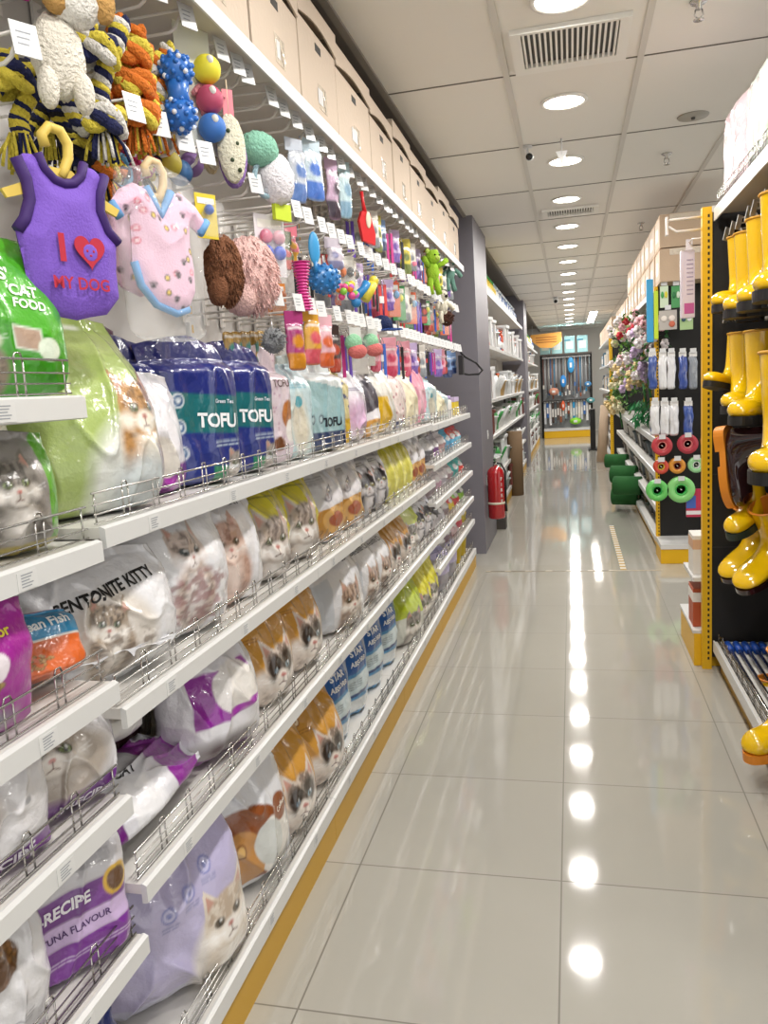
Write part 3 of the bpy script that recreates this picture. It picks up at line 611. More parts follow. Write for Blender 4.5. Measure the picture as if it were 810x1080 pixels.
put(dup(wc, label='white litter bag, second one behind the large white bag on the third shelf', scale=(1, .8, .9)), 3.16, Z3, -.3)
put(dup(wc, label='white litter bag, third one, just before the far orange bags', scale=(1, .8, .85)), 3.40, Z3, -.3)
put(dup(or1, label='mustard orange bag with a dark faced cat, third shelf, far group, first of two', scale=(1, 1, .88)), 3.66, Z3, -.3)
put(dup(or1, label='mustard orange bag with a dark faced cat, third shelf, far group, second of two', scale=(1, 1, .86)), 3.92, Z3, -.3)
def d_gw(P): P.rect(0, .55, 2, 1, '#c3cf56'); P.cat(.42, .36, .2, '#a8a29c', '#4d4844', seed=151)
gw = bag('litter_bag', 'lime topped white bag on the third shelf between orange and black bags', 'cat litter bag', .28, .3, .15, d_gw, '#e0e0e2', seed=153); put(gw, 4.18, Z3, -.25)
put(dup(b1, label='silver bag with a black and white cat on the third shelf, first of two'), 4.38, Z3, -.2); put(dup(b1, label='silver bag with a black and white cat on the third shelf, second of two'), 4.62, Z3-.0, -.2, dx=.0)
# ---------------------------------------------------------------- bottom shelf
def d_lav(P):
    P.rect(0, 0, 2, 1, '#bdb6d8'); P.rect(0, 0, .8, .12, '#cbcbe0')
    P.ell(.86, .13, .32, .36, '#e6e0dc', soft=.06); P.cat(.84, .36, .18, '#e2d6c8', '#b59c84', by=-1.4, light='#f6f1ec', eye='#6a5a48', seed=161)
    for i, (x, y) in enumerate(((.46, .58), (.60, .63), (.74, .70))): P.ell(x, y, .042, .042, '#6a72b8'); P.ell(x, y, .033, .033, '#c9c6e6'); P.paw(x, y, .022, '#6a72b8'); P.micro(x-.04, x+.05, y-.06, 2, '#6a72a8', .008, .018)
lav = bag('litter_bag', 'lavender litter bag with a fluffy white cat at the near end of the bottom shelf', 'cat litter bag', .42, .41, .2, d_lav, '#b9b3d6', texts=[('Bentonite Cat Litter', .60, .84, .08, .08, '#2d2d6a', .02)], seed=163, N=110, V=110, wr=.011, lean=-.08); put(lav, 1.52, Z4, -.62, dx=.02, D=.2)
def d_bw(P):
    P.ell(.40, .38, .36, .26, '#8a4a22'); P.ell(.66, .30, .2, .2, '#e6e2dc'); P.ell(.34, .3, .2, .2, '#c08a4e'); P.ell(.76, .5, .1, .09, '#8a4a22'); P.ell(.60, .33, .14, .15, '#cfd2cf'); P.ell(.34, .38, .05, .05, '#8a5a2c'); P.ell(.34, .38, .035, .035, '#d9b070')
    for x, y in ((.2, .70), (.34, .76)): P.ell(x, y, .05, .05, '#c4c6cc'); P.ell(x, y, .04, .04, '#e4e5ea'); P.paw(x, y, .022, '#b9bcc4')
bw = bag('litter_bag', 'white litter bag with brown swirl and sand picture, second on the bottom shelf', 'cat litter bag', .37, .40, .2, d_bw, '#e2e3e8', texts=[('Bentonite Cat Litter', .46, .90, .10, .05, '#161616', .02), ('Coffee', .77, .5, .045, .3, '#f4ece0', .02)], seed=165, N=100, V=100, wr=.01, lean=-.06); put(bw, 1.90, Z4, -.5, D=.19)
put(dup(or1, label='mustard orange bag with a dark faced cat, bottom shelf, beside the white and brown bag', scale=(1.1, 1.1, 1.06)), 2.14, Z4, -.42)
put(dup(or1, label='mustard orange bag with a dark faced cat, bottom shelf, before the blue canisters', scale=(1.1, 1.1, 1.06)), 2.46, Z4, -.42)
def d_blue(P):
    P.rect(0, 0, 2, 1, '#3f8fc4'); P.rect(0, .55, 2, .95, '#2a62ac', .1); P.rect(0, .28, 2, .5, '#cfe0e6', .12); P.rect(0, .06, 2, .24, '#e0e6e8'); P.micro(.05, .45, .44, 4, '#4a5a70', .012, slope=.12); P.rect(0, .24, 2, .28, '#1e3f7a', .12)
bl = bag('absorbent_pack', 'blue and white absorbent granule pack with white capitals', 'absorbent pack', .25, .34, .13, d_blue, '#3f86bb', texts=[('STAR', .40, .82, .105, .1, '#f2f6fa', .04), ('ABSORB', .42, .70, .08, .1, '#f2f6fa', .04)], style='flat', seed=171, N=56, V=70, wr=.005)
for i, yy in enumerate((2.74, 3.02, 3.30, 3.60)): put(bl if i == 0 else dup(bl), yy, Z4, -.42, dx=.0)
k = 0
for o in COL.objects:
    if o.name.startswith('absorbent_pack'): o['label'] = 'blue and white absorbent granule pack in clear wrap, %s of four from the camera' % ordn(k); o['group'] = 'blue granule packs on the bottom shelf'; k += 1
def d_gy(P): P.rect(0, .45, 2, 1, '#b6c72e'); P.rect(0, 0, 2, .45, '#d4d6cc'); P.cat(.5, .32, .2, '#9a938c', '#45403c', seed=181)
gy = bag('litter_bag', 'lime green and white litter bag with a grey cat on the bottom shelf', 'cat litter bag', .36, .36, .18, d_gy, '#b6c72e', seed=183, wr=.011); put(gy, 3.97, Z4, -.35)
def d_ye(P): P.rect(0, 0, 2, 1, '#d8d02c'); P.rect(0, 0, 2, .35, '#d2cfc4'); P.cat(.45, .34, .19, '#a09a92', '#4a4540', seed=191)
ye = bag('litter_bag', 'bright yellow litter bag with a grey cat, first past the lime green bag', 'cat litter bag', .32, .36, .17, d_ye, '#d8d02c', seed=193, wr=.011)
put(ye, 4.30, Z4, -.3); put(dup(ye, label='bright yellow litter bag with a grey cat, second past the lime green bag'), 4.56, Z4, -.3)
def d_pu(P): P.rect(0, .35, 2, 1, '#b9b0d8'); P.rect(0, 0, 2, .35, '#8f8a96'); P.ell(.4, .6, .14, .12, '#4b4a84'); P.micro(.1, .6, .8, 3, '#4b4a84', .02)
pu = bag('litter_bag', 'pale violet litter bag on the bottom shelf near the pillar, first of two', 'cat litter bag', .36, .38, .17, d_pu, '#b9b0d8', seed=195, wr=.011); put(pu, 4.98, Z4, -.25); put(dup(pu, label='pale violet litter bag on the bottom shelf near the pillar, second of two', scale=(1, .9, .95)), 5.36, Z4, -.25)
# closely spaced shelves at the far end
mini = [(5.05, 1.03, '#b9b4bd', '#7a3f8a'), (4.80, 1.03, '#cfcfd4', '#55505a'), (5.3, 1.03, '#ded6da', '#b08a8a'), (5.56, 1.03, '#4aa6cc', '#3388b0'), (5.80, 1.03, '#d9453a', '#4aa6cc'), (6.05, 1.03, '#c43c46', '#7ac0d8'),
        (4.82, .80, '#d2ced4', '#8a7a80'), (5.06, .80, '#dfd3d8', '#b0889a'), (5.3, .80, '#e0d8dc', '#a8a0a8'), (5.56, .80, '#d9ccd0', '#a08890'), (5.84, .80, '#35b5b0', '#2a9a98'), (6.1, .80, '#35b5b0', '#d9453a'),
        (4.85, .59, '#4a474c', '#d6d0d6'), (5.08, .59, '#504c50', '#cfcad0'), (5.3, .59, '#d3c8cc', '#907880'), (5.56, .59, '#d4353a', '#f0d03a'), (5.82, .59, '#8fc63a', '#d4353a'), (6.1, .59, '#30302e', '#8fc63a'),
        (5.65, .40, '#d2455a', '#e8c8cc'), (5.90, .40, '#e8d02c', '#d2455a'), (6.16, .40, '#e8d02c', '#c9b41e'), (5.05, .40, '#c8c4c8', '#8a868c'), (5.35, .40, '#b8b0b6', '#80606c')]
cn = {'#b9b4bd': 'grey', '#cfcfd4': 'silver', '#ded6da': 'pale grey', '#4aa6cc': 'blue', '#d9453a': 'red', '#c43c46': 'crimson', '#d2ced4': 'pale', '#dfd3d8': 'pale pink', '#e0d8dc': 'off white', '#d9ccd0': 'rose grey', '#35b5b0': 'turquoise',
      '#4a474c': 'charcoal', '#504c50': 'dark grey', '#d3c8cc': 'pale rose', '#d4353a': 'red', '#8fc63a': 'lime green', '#30302e': 'black', '#d2455a': 'raspberry', '#e8d02c': 'yellow', '#c8c4c8': 'light grey', '#b8b0b6': 'mauve grey'}
shn = {1.03: 'second', .80: 'third', .59: 'fourth', .40: 'fifth'}
for i, (yy, z, c1, c2) in enumerate(mini):
    def d_m(P, c1=c1, c2=c2): P.rect(0, 0, 2, .45, c2, .1); P.ell(.5, .6, .2, .12, '#f0eef0'); P.micro(.2, .8, .8, 2, '#55505a', .02)
    o = bag('treat_pouch', 'small %s treat pouch on the %s shelf down of the far bays, %s from the camera' % (cn[c1], shn[z], ordn(i)), 'pet treat pouch', .2, .155, .12, d_m, c1, seed=200+i, N=24, V=24, group='small pouches on the closely spaced far shelves')
    put(o, yy, z+.001, -.1, D=.13)
    o['label'] = '%s pouch with %s panel on the %s far bay shelf, %s along' % (cn[c1], {0: 'plain', 1: 'printed', 2: 'shaded'}[i % 3], shn[z], ordn([m for m in mini if m[1] == z].index(mini[i])))
def bucket(loc, col, label, r=.07, h=.12):
    t = thing('plastic_bucket', label, 'bucket', loc)
    MB().lathe([(.0001, .002), (r*.8, 0), (r, h), (r*1.06, h), (r*1.06, h-.012), (r*.97, h-.012), (r*.76, .006), (.0001, .006)], plain(col, .35), 24).build('tub', t)
    MB().tube([(0, -r*1.04, h-.01), (r*.5, -r*.8, h-.05), (r*.7, 0, h-.07), (r*.5, r*.8, h-.05), (0, r*1.04, h-.01)], .003, WHITE, 6).build('handle', t); return t
bucket((XS-.09, 5.86, Z4), '#e8c81a', 'yellow plastic bucket on the bottom shelf next to the violet bags', .085, .17)
bucket((XS-.09, 6.14, Z4), '#e8c81a', 'yellow plastic bucket at the very end of the bottom shelf by the pillar', .085, .17)
t = thing('toy_box', 'small yellow box with lilac lid at the pillar end of the top shelf', 'box', (XS-.09, 6.1, 1.2655)); MB().box((-.05, -.12, 0), (.06, .12, .1), plain('#e6c92c'), bev=.004).build('box_body', t); MB().box((-.052, -.122, .1), (.062, .122, .135), plain('#c9b6d8'), bev=.004).build('lid', t)
t = thing('treat_jar', 'white treat jar with a lilac label near the pillar end of the top shelf', 'jar', (XS-.08, 5.84, 1.2655)); MB().lathe([(.0001, 0), (.05, 0), (.05, .11), (.04, .125), (.0001, .125)], plain('#e8e4e0', .3), 20).build('jar_body', t); MB().lathe([(.0001, .125), (.044, .125), (.044, .15), (.0001, .15)], plain('#b9a0cf', .4), 20).build('lid', t)
# ---------------------------------------------------------------- nearest bay (left edge)
def d_cf(P):
    P.rect(0, 0, 2, 1, '#4fae26'); P.poly([(0, .62), (0, 0), (.9, 0), (.9, .3)], '#3f9a1e'); P.cat(.30, .38, .13, '#8d7f6e', '#3f342a', by=-1.9, light='#e6ddd0', seed=211); P.rect(.50, .36, .68, .50, '#e6efe0', -.15); P.rect(.51, .37, .67, .49, '#b59a86', -.15); P.ell(.72, .28, .08, .07, '#e4f0dc')
o = bag('cat_food_pouch', 'bright green glossy pouch with a seated tabby cat on the upper near shelf', 'cat food pouch', .24, .27, .10, d_cf, '#4fae26', texts=[("NUTS'", .42, .73, .11, -.08, '#f2f8ec', .03), ('seafood', .25, .66, .05, -.1, '#f2f8ec', .02), ('CAT', .62, .62, .09, -.1, '#f2f8ec', .03), ('FOOD', .64, .54, .075, -.1, '#f2f8ec', .03)], style='flat', seed=213, N=90, V=90, wr=.004, lean=-.25)
put(o, 1.13, 1.503, -.5, D=.10)
def d_gt(P): P.rect(0, 0, 2, 1, '#8f8a86'); P.cat(.82, .58, .22, '#7d7770', '#35312d', light='#cfc9c2', seed=221); P.rect(1.14, -1, 2, 1, '#5da32c', .25); P.rect(0, 0, 2, .1, '#b0a050')
o = bag('cat_food_bag', 'grey bag with tabby kittens and a green edge on the second near shelf', 'cat food bag', .26, .20, .12, d_gt, '#8f8a86', seed=223, N=70, V=70); put(o, 1.06, 1.255, -.4, D=.12)
def d_dg(P): P.rect(0, 0, 2, 1, '#6f8a4a')
def d_ma(P):
    P.rect(0, 0, 2, 1, '#a32d96'); P.ell(.2, .3, .35, .25, '#e6b3d6'); P.ell(.62, .52, .16, .14, '#f0e6ee'); P.kibble(.6, .42, .14, .09, '#b59a5a', '#7a6530', 24, 2); P.ell(.5, .12, .3, .1, '#8fa8a0', soft=.1)
o = bag('cat_food_pouch', 'magenta pouch reading Junior with a kibble picture at the left edge', 'cat food pouch', .22, .21, .1, d_ma, '#a32d96', texts=[('Junior', .72, .76, .11, .05, '#e9d84a', .03)], style='flat', seed=233, N=80, V=80, wr=.004); put(o, .955, 1.0, -.45, D=.1)
def d_oc(P): P.rect(0, .52, 2, 1, '#2f8fc0'); P.rect(0, 0, 2, .52, '#d9662a'); P.ell(.28, .52, .16, .14, '#d9a07a'); P.kibble(.6, .22, .3, .12, seed=7, n=30); P.line(0, .52, 1.4, .52, .03, '#f2e8dc')
o = bag('cat_food_box', 'blue and orange ocean fish food pack lying tilted behind the wire guard', 'cat food pack', .17, .12, .07, d_oc, '#d9662a', texts=[('Ocean Fish', .8, .74, .2, .05, '#f4f8fa', .03)], style='gusset', seed=235, N=70, V=60, wr=.002); o.location = (XS-.085, 1.125, 1.012); o.rotation_euler = (-.0, -.45, -.5)
def d_jr(P):
    P.rect(0, .0, 2, .24, '#6d2b86'); P.ell(.5, .5, .42, .3, '#b3a89e', soft=.1); P.cat(.45, .62, .25, '#aca094', '#5a4e46', body=False, light='#e4dcd4', seed=241); P.paw(.15, .13, .06, '#f0ecf4'); P.kibble(.7, .93, .12, .06, seed=9, n=12)
jr = bag('cat_food_bag', 'cat face food bag with purple band at the end of the fourth near shelf', 'cat food bag', .25, .24, .13, d_jr, '#dedce0', texts=[('J-RECIPE', .66, .12, .115, .02, '#efeaf4', .03)], seed=243, N=90, V=90, lean=-.1); put(jr, 1.15, .783, -.5, D=.13)
jr.scale = (1, 1, .86)
def d_jl(P): P.rect(0, .0, 2, .2, '#6d2b86'); P.ell(.3, .6, .3, .2, '#c8b8a8', soft=.08); P.kibble(.55, .85, .2, .12, seed=11, n=22); P.ell(.8, .55, .03, .03, '#9a9aa0')
j2 = bag('cat_food_bag', 'white food bag with kibble picture and purple band at the left edge, fourth near shelf', 'cat food bag', .24, .23, .12, d_jl, '#dfdde0', texts=[('J-RECIPE', .58, .12, .15, .02, '#efeaf4', .03)], seed=245, N=80, V=80); put(j2, .96, .783, -.45, D=.12)
j2.scale = (1, 1, .88)
def d_tf(P):
    P.rect(0, .05, 2, .30, '#7a2f96'); P.rect(0, .30, 2, .46, '#cdb4de'); P.rect(0, .46, 2, .66, '#6d2b86'); P.ell(.82, .60, .11, .11, '#c9a030'); P.ell(.82, .60, .08, .08, '#5c3a1c'); P.micro(.3, .8, .82, 3, '#7c7c84', .014); P.micro(.2, .9, .2, 2, '#d6c4e4', .012); P.rect(0, 0, 2, .06, '#5a2278')
tf = bag('cat_food_bag', 'white and purple J-RECIPE tuna flavour bag on the lowest near shelf', 'cat food bag', .23, .24, .11, d_tf, '#c9c7cc', texts=[('J-RECIPE', .40, .56, .115, .03, '#f2eef6', .035), ('TUNA FLAVOUR', .5, .385, .07, .03, '#4a2a66', .01)], style='gusset', seed=247, N=90, V=80, wr=.004, lean=-.1); put(tf, 1.13, .503, -.55, D=.11)
def d_tl(P): P.rect(0, 0, 2, .1, '#6d2b86'); P.ell(.45, .72, .3, .16, '#6b4a30'); P.kibble(.45, .72, .28, .14, '#8a6238', '#4f331b', 40, 12); P.ell(.2, .3, .05, .05, '#5a7a90'); P.micro(.4, .8, .3, 3, '#8a8a92', .012)
o = bag('cat_food_bag', 'white food bag with a heap of brown kibble at the bottom left corner', 'cat food bag', .24, .24, .12, d_tl, '#dddcdf', seed=249, N=80, V=80); put(o, .91, .503, -.45, D=.12)
def d_nv(P): P.rect(0, 0, 2, 1, '#24316e'); P.poly([(.25, 0), (.5, .8), (.9, .8), (.9, 0)], '#e2e0e0'); P.ell(.62, .4, .14, .2, '#b98a5a')
o = bag('cat_food_bag', 'navy and white food bag below the lowest near shelf', 'cat food bag', .25, .26, .13, d_nv, '#24316e', seed=251, N=70, V=70); put(o, 1.08, .155, -.5, D=.13)
# ================================================================== HOOKS AND HANGING GOODS
XH = XB+.008; HL = .32
ROWS = {'top': 2.325, 'middle': 2.04, 'lower': 1.745}
def hook(label, group):
    t = thing('display_hook', label, 'display hook', (0, 0, 0), 0, group)
    m_ = MB(); m_.box((0, -.014, -.02), (.008, .014, .06), HOOKM)
    m_.build('mounting_clip', t)
    MB().tube([(.006, 0, 0), (HL-.05, 0, .002), (HL-.035, 0, .01), (HL-.022, 0, .032)], .0038, HOOKM, 8).build('hook_rod', t)
    m_ = MB(); m_.tube([(.006, 0, .042), (HL-.01, 0, .046)], .003, HOOKM, 6); r = m_.build('ticket_arm', t)
    m_ = MB(); M_ = Matrix.Translation((HL-.008, 0, .055)) @ Matrix.Rotation(-.45, 4, 'Z') @ Matrix.Rotation(-.2, 4, 'Y')
    m_.box((0, -.022, -.056), (.0022, .022, 0), TAG, M_)
    for q in range(3): m_.box((.0024, -.014, -.018-q*.01), (.0027, .010-q*.003, -.0155-q*.01), INK, M_)
    m_.build('price_ticket', t); return t
hk = None; hooks_at = {}
rg = random.Random(11)
for rn, z in ROWS.items():
    y = 1.0 if rn != 'lower' else 2.30; i = 0
    while y < 6.3:
        lb = 'white display hook with ticket, %s hook row, %s from the camera' % (rn, ordn(i))
        if hk is None: hk = hook(lb, 'display hooks above the bags'); h_ = hk; h_.location = (XH, y, z); h_.rotation_euler = (0, 0, rg.uniform(-.1, .1))
        else: h_ = dup(hk, (XH, y, z), (0, 0, rg.uniform(-.12, .12)), label=lb)
        hooks_at.setdefault(rn, []).append(y); i += 1; y += rg.choice((.105, .125, .14, .16))
def hang(t, px, py, x=-.87, rz=0., scale=None, label=None, src=None):
    p = at(px, py, X=x); rz -= .62
    if src is not None: return dup(src, tuple(p), (0, 0, rz), scale, label)
    t.location = tuple(p); t.rotation_euler = (0, 0, rz)
    if scale: t.scale = (scale,)*3
    return t
FURM = {}
def fur(c):
    if c not in FURM: FURM[c] = mat('plush_'+c.strip('#'), c, .95, bump=1., bscale=160, detail=4)
    return FURM[c]
def blob(mb, c, r, mt, seed=0, b=.05, n=22, m=14): return mb.ell(c, r, mt, n, m, None, b, seed)
# --- twisted rope toys
def rope(label, cols, L=.26, kn=2, seed=0, thick=.011):
    thick *= .9
    t = thing('rope_dog_toy', label, 'rope dog toy'); rg = random.Random(seed)
    def strand_path(off): # loop hanging down: goes down, knot, tassel
        P = []
        for i in range(60):
            u = i/59; z = -u*L; a = u*38+off; r = thick*1.0
            P.append((r*math.cos(a)+.018*math.sin(u*5+seed), r*math.sin(a)+.022*math.sin(u*4+seed*2), z))
        return P
    m_ = MB()
    for dy in (-.018, .018):
        for k in range(3):
            P = [(p[0], p[1]+dy+(.012*dy/abs(dy)), p[2]) for p in strand_path(k*2.09)]; m_.tube(P, thick*.85, cols[k % len(cols)], 7)
    m_.build('twisted_cord', t)
    for q in range(kn):
        m_ = MB(); zc = -L*(.32+.62*q/(max(kn-1, 1)))
        for k in range(3):
            P = [(math.cos(a)*(.030+.008*math.sin(3*a+k)), math.sin(a)*.036, zc+.016*math.sin(2*a+k*2.1)) for a in [2*PI*i/20 for i in range(20)]]
            m_.tube(P, thick*1.15, cols[(k+q) % len(cols)], 7, closed=True)
        m_.build('knot', t)
    m_ = MB()
    for k in range(26):
        a = rg.uniform(0, 2*PI); r = rg.uniform(.0, .035)
        m_.tube([(math.cos(a)*.012, math.sin(a)*.016, -L), (math.cos(a)*r, math.sin(a)*r*1.3, -L-.03), (math.cos(a)*r*1.3, math.sin(a)*r*1.6, -L-.06)], .0032, cols[k % len(cols)], 5)
    m_.build('frayed_tassel', t); return t
NV, YC, WC, OC, RC = fur('#1e2350'), fur('#e0cc4a'), fur('#e6e2dc'), fur('#e07a2a'), fur('#c23a5a'); BKC = fur('#22202a'); PKC = fur('#c22e78')
r1 = rope('thick navy, yellow and white rope toy with knots, nearest of the rope toys', [NV, YC, WC], .20, 2, 1, .0125); hang(r1, 96, 18, -.86)
hang(rope('navy and white rope toy half behind the yellow and navy one', [NV, BKC, WC], .20, 2, 2, .0125), 78, 40, -.95)
hang(rope('orange and yellow rope toy beside the navy rope toys', [OC, YC, OC], .19, 3, 3, .0125), 134, 26, -.86, .4)
hang(rope('orange, yellow and white rope toy in front of the blue dumbbell toy', [YC, OC, WC], .18, 3, 4), 152, 42, -.90, -.3)
hang(rope('black, navy and yellow rope toy hanging low at the left edge', [BKC, NV, YC], .14, 2, 5), 78, 92, -.95)
hang(rope('navy and yellow rope toy below the plush lamb', [NV, YC, BKC], .12, 1, 6), 48, 70, -.98)
hang(rope('small yellow and navy rope toy at the far left edge', [YC, NV, YC], .13, 1, 7), 10, 60, -.95)
hang(rope('orange, navy and yellow rope toy above the baby bodysuit', [OC, NV, YC], .15, 2, 8), 95, 100, -.93)
hang(rope('black, magenta and yellow rope toy beneath the orange ropes', [PKC, BKC, YC], .15, 2, 9), 135, 108, -.95)
# --- rubber toys
def spiky(mb, c, r, mt, n=46, s=.006):
    mb.ell(c, r, mt, 20, 12)
    for i in range(n):
        z = 1-2*(i+.5)/n; a = i*2.39996; q = math.sqrt(1-z*z)
        mb.ell((c[0]+r[0]*q*math.cos(a), c[1]+r[1]*q*math.sin(a), c[2]+r[2]*z), (s, s, s), mt, 8, 5)
def dumbbell(label, col, L=.15, R=.034, ribs=False, scol=None):
    t = thing('rubber_dog_toy', label, 'rubber dog toy'); mt = plain(col, .35)
    m_ = MB()
    if ribs:
        prof = [(.0001, 0)]
        for i in range(16): u = i/15; z = -u*L; w_ = R*(.62+.38*abs(math.cos(PI*u))**1.5); prof += [(w_*1.15, z-.001), (w_*1.15, z-.0025), (w_*.72, z-.0035), (w_*.72, z-.005)]
        prof.append((.0001, -L-.004)); m_.lathe(prof, mt, 20); m_.build('rubber_body', t)
    else:
        spiky(m_, (0, 0, -R), (R, R, R), mt); m_.build('upper_ball', t)
        m_ = MB(); spiky(m_, (0, 0, -L+R), (R, R, R), mt); m_.build('lower_ball', t)
        MB().lathe([(R*.75, -R*1.5), (R*.62, -L/2), (R*.75, -L+R*1.5)], mt, 16).build('handle_bar', t)
        m_ = MB()
        for i in range(20):
            a = i*2.4; zc = -R if i % 2 else -L+R; z = 1-2*((i//2)+.5)/10; q = math.sqrt(1-z*z); m_.ell((R*1.02*q*math.cos(a), R*1.02*q*math.sin(a), zc+R*1.02*z), (.006, .006, .006), plain(scol or '#dfe6f0', .35), 8, 5)
        m_.build('pale_spots', t)
    return t
hang(dumbbell('blue spiky rubber dumbbell toy with pale spots, beside the orange ropes', '#2a6cc0', .165, .036), 184, 56, -.83, .3)
hang(dumbbell('hot pink ribbed rubber dumbbell toy', '#e0409a', .15, .027, True), 317, 276, -.84)
hang(dumbbell('magenta spotted rubber ball toy beneath the rope toys', '#c22a6a', .085, .03), 136, 148, -.93)
def ball_card(label):
    t = thing('ball_pack', label, 'ball pack'); MB().box((-.002, -.058, -.28), (0, .052, .02), plain('#e9eadf', .5)).build('backing_card', t)
    for z, c in ((-.09, '#e6dc3a'), (-.16, '#b84a6a'), (-.225, '#3f78c8')):
        m_ = MB(); m_.ell((.03, .012, z), (.034, .034, .034), plain(c, .6), 18, 12); m_.ell((.055, .0, z+.012), (.011, .008, .011), plain('#f0eee6', .5), 10, 6); m_.build('ball', t)
    return t
hang(ball_card('tall card with yellow, red and blue balls beside the blue spiky dumbbell'), 202, 34, -.88, .2)
for i, (px, py, c, l) in enumerate(((176, 150, '#b8a83a', 'olive yellow ball toy hanging under the middle hook row'), (188, 160, '#3a6aa0', 'dark blue ball toy beside the olive yellow ball'), (200, 152, '#7a5a90', 'mauve ball toy behind the ball card'), (436, 374, '#e8584e', 'coral red ball toy over the rose pink pack'), (434, 270, '#e07f96', 'small rose ball toy by the green plush frog'))):
    t = thing('ball_toy', l, 'ball toy'); MB().tube([(0, 0, 0), (0, 0, -.02)], .0015, WHITE, 5).build('cord', t); MB().ell((0, 0, -.048), (.03, .03, .03), plain(c, .55), 18, 12).build('ball', t); hang(t, px, py, -.9)
# --- plush toys
def lamb():
    t = thing('plush_lamb', 'white plush lamb with brown muzzle and pink tail hanging at the top left', 'plush toy')
    m_ = MB(); blob(m_, (0, 0, -.12), (.035, .045, .07), fur('#efe8da'), 1); m_.build('plush_body', t)
    m_ = MB(); blob(m_, (.02, .03, -.035), (.035, .045, .04), fur('#f2eee6'), 2); m_.build('head', t)
    m_ = MB(); blob(m_, (.03, -.005, -.03), (.022, .025, .034), fur('#c79a5a'), 3); m_.build('ear', t); m_ = MB(); blob(m_, (.035, .075, -.03), (.018, .02, .034), fur('#c79a5a'), 4); m_.build('ear', t)
    for y in (-.03, .03): MB().ell((.02, y, -.18), (.02, .018, .035), fur('#efe8da'), 12, 8).build('leg', t)
    m_ = MB(); blob(m_, (.02, -.05, -.03), (.016, .014, .02), fur('#c23a96'), 4); m_.build('pompom', t); return t
hang(lamb(), 52, -20, -.84)
def oval_plush(label, c1, c2, L=.15, dots=None):
    t = thing('plush_squeaky_toy', label, 'plush toy'); MB().tube([(0, 0, 0), (0, 0, -.07)], .0015, plain('#d9c8b0'), 5).build('cord', t)
    m_ = MB(); m_.box((-.001, -.012, -.075), (.001, .012, -.02), plain('#e88a96')); m_.build('label_ribbon', t)
    m_ = MB(); blob(m_, (0, 0, -.07-L/2), (.018, .032, L/2), fur(c1), 1, .03); m_.build('front_half', t); m_ = MB(); blob(m_, (-.02, .008, -.075-L/2), (.016, .034, L/2), fur(c2), 2, .03); m_.build('back_half', t)
    if dots:
        m_ = MB()
        for y, z in ((-.01, -.11), (.008, -.135), (-.006, -.17), (.01, -.19)): m_.ell((.015, y, z), (.005, .005, .005), plain(dots), 8, 5)
        m_.build('embroidered_dots', t)
    return t
hang(oval_plush('cream oval plush toy with green dots and purple back', '#ebe6cf', '#9a78c0', .145, '#3a4a2a'), 238, 84, -.82, -.2, 1.15)
hang(oval_plush('slim cream oval plush toy beside the dotted one', '#e9e0c4', '#dcc9a0', .13, '#8a7a3a'), 219, 92, -.88, .3)
def teddy(label, c, s=1., c2=None, pose=0):
    t = thing('plush_animal', label, 'plush toy'); c2 = c2 or c
    m_ = MB(); blob(m_, (0, 0, -.105*s), (.028*s, .033*s, .045*s), fur(c), 5); m_.build('torso', t)
    m_ = MB(); blob(m_, (.006*s, 0, -.04*s), (.03*s, .036*s, .033*s), fur(c), 6); m_.ell((.034*s, 0, -.046*s), (.01*s, .014*s, .01*s), fur(c2), 10, 6)
    for y in (-.014, .014): m_.ell((.034*s, y*s, -.034*s), (.004*s,)*3, plain('#101010', .2), 8, 5)
    m_.build('head', t)
    for y in (-1, 1):
        m_ = MB(); m_.ell((0, y*.028*s, -.014*s), (.01*s, .013*s, .013*s), fur(c2), 10, 7); m_.build('ear', t)
        m_ = MB(); m_.tube([(0, y*.028*s, -.08*s), (.015*s, y*.055*s, -.10*s if not pose else -.065*s), (.02*s, y*.075*s, -.125*s if not pose else -.05*s)], [.013*s, .012*s, .013*s], fur(c), 10); m_.build('arm', t)
        m_ = MB(); m_.tube([(0, y*.016*s, -.135*s), (.005, y*.024*s, -.175*s), (.012*s, y*.026*s, -.205*s)], [.016*s, .014*s, .015*s], fur(c), 10); m_.build('leg', t)
    return t
hang(teddy('small rose pink plush bear on the top hooks', '#d98a92', .55), 215, 72, -.86)
hang(teddy('bright green plush frog figure with raised arms', '#9cc832', 1.35, '#c8e06a', 1), 455, 262, -.82)
hang(teddy('teal grey plush animal behind the green plush frog', '#6f9a8c', 1.3, '#8fb0a4'), 473, 268, -.86)
hang(teddy('orange plush animal on the top hooks near the green frog', '#d98a4e', .8), 452, 252, -.9)
hang(teddy('pale cream plush dog below the teal plush animal', '#e4ddca', 1.1, '#2a2622'), 466, 305, -.84)
def whale():
    t = thing('plush_whale', 'mint and white plush toy with purple loop on the top hooks', 'plush toy')
    m_ = MB(); blob(m_, (0, 0, -.03), (.035, .05, .036), fur('#8fc8b0'), 3); m_.build('mint_half', t); m_ = MB(); blob(m_, (.0, .045, -.085), (.035, .045, .055), fur('#eeeaf0'), 4); m_.build('white_half', t)
    MB().tube([(0, .01+.03*math.cos(a), -.09+.035*math.sin(a)) for a in [2*PI*i/20 for i in range(20)]], .006, fur('#a5c4d0'), 8, closed=True).build('loop_tail', t)
    MB().box((-.005, .03, -.17), (.005, .08, -.135), plain('#c8dc3a')).build('tag_card', t); return t
hang(whale(), 272, 142, -.83, .2, 1.3)
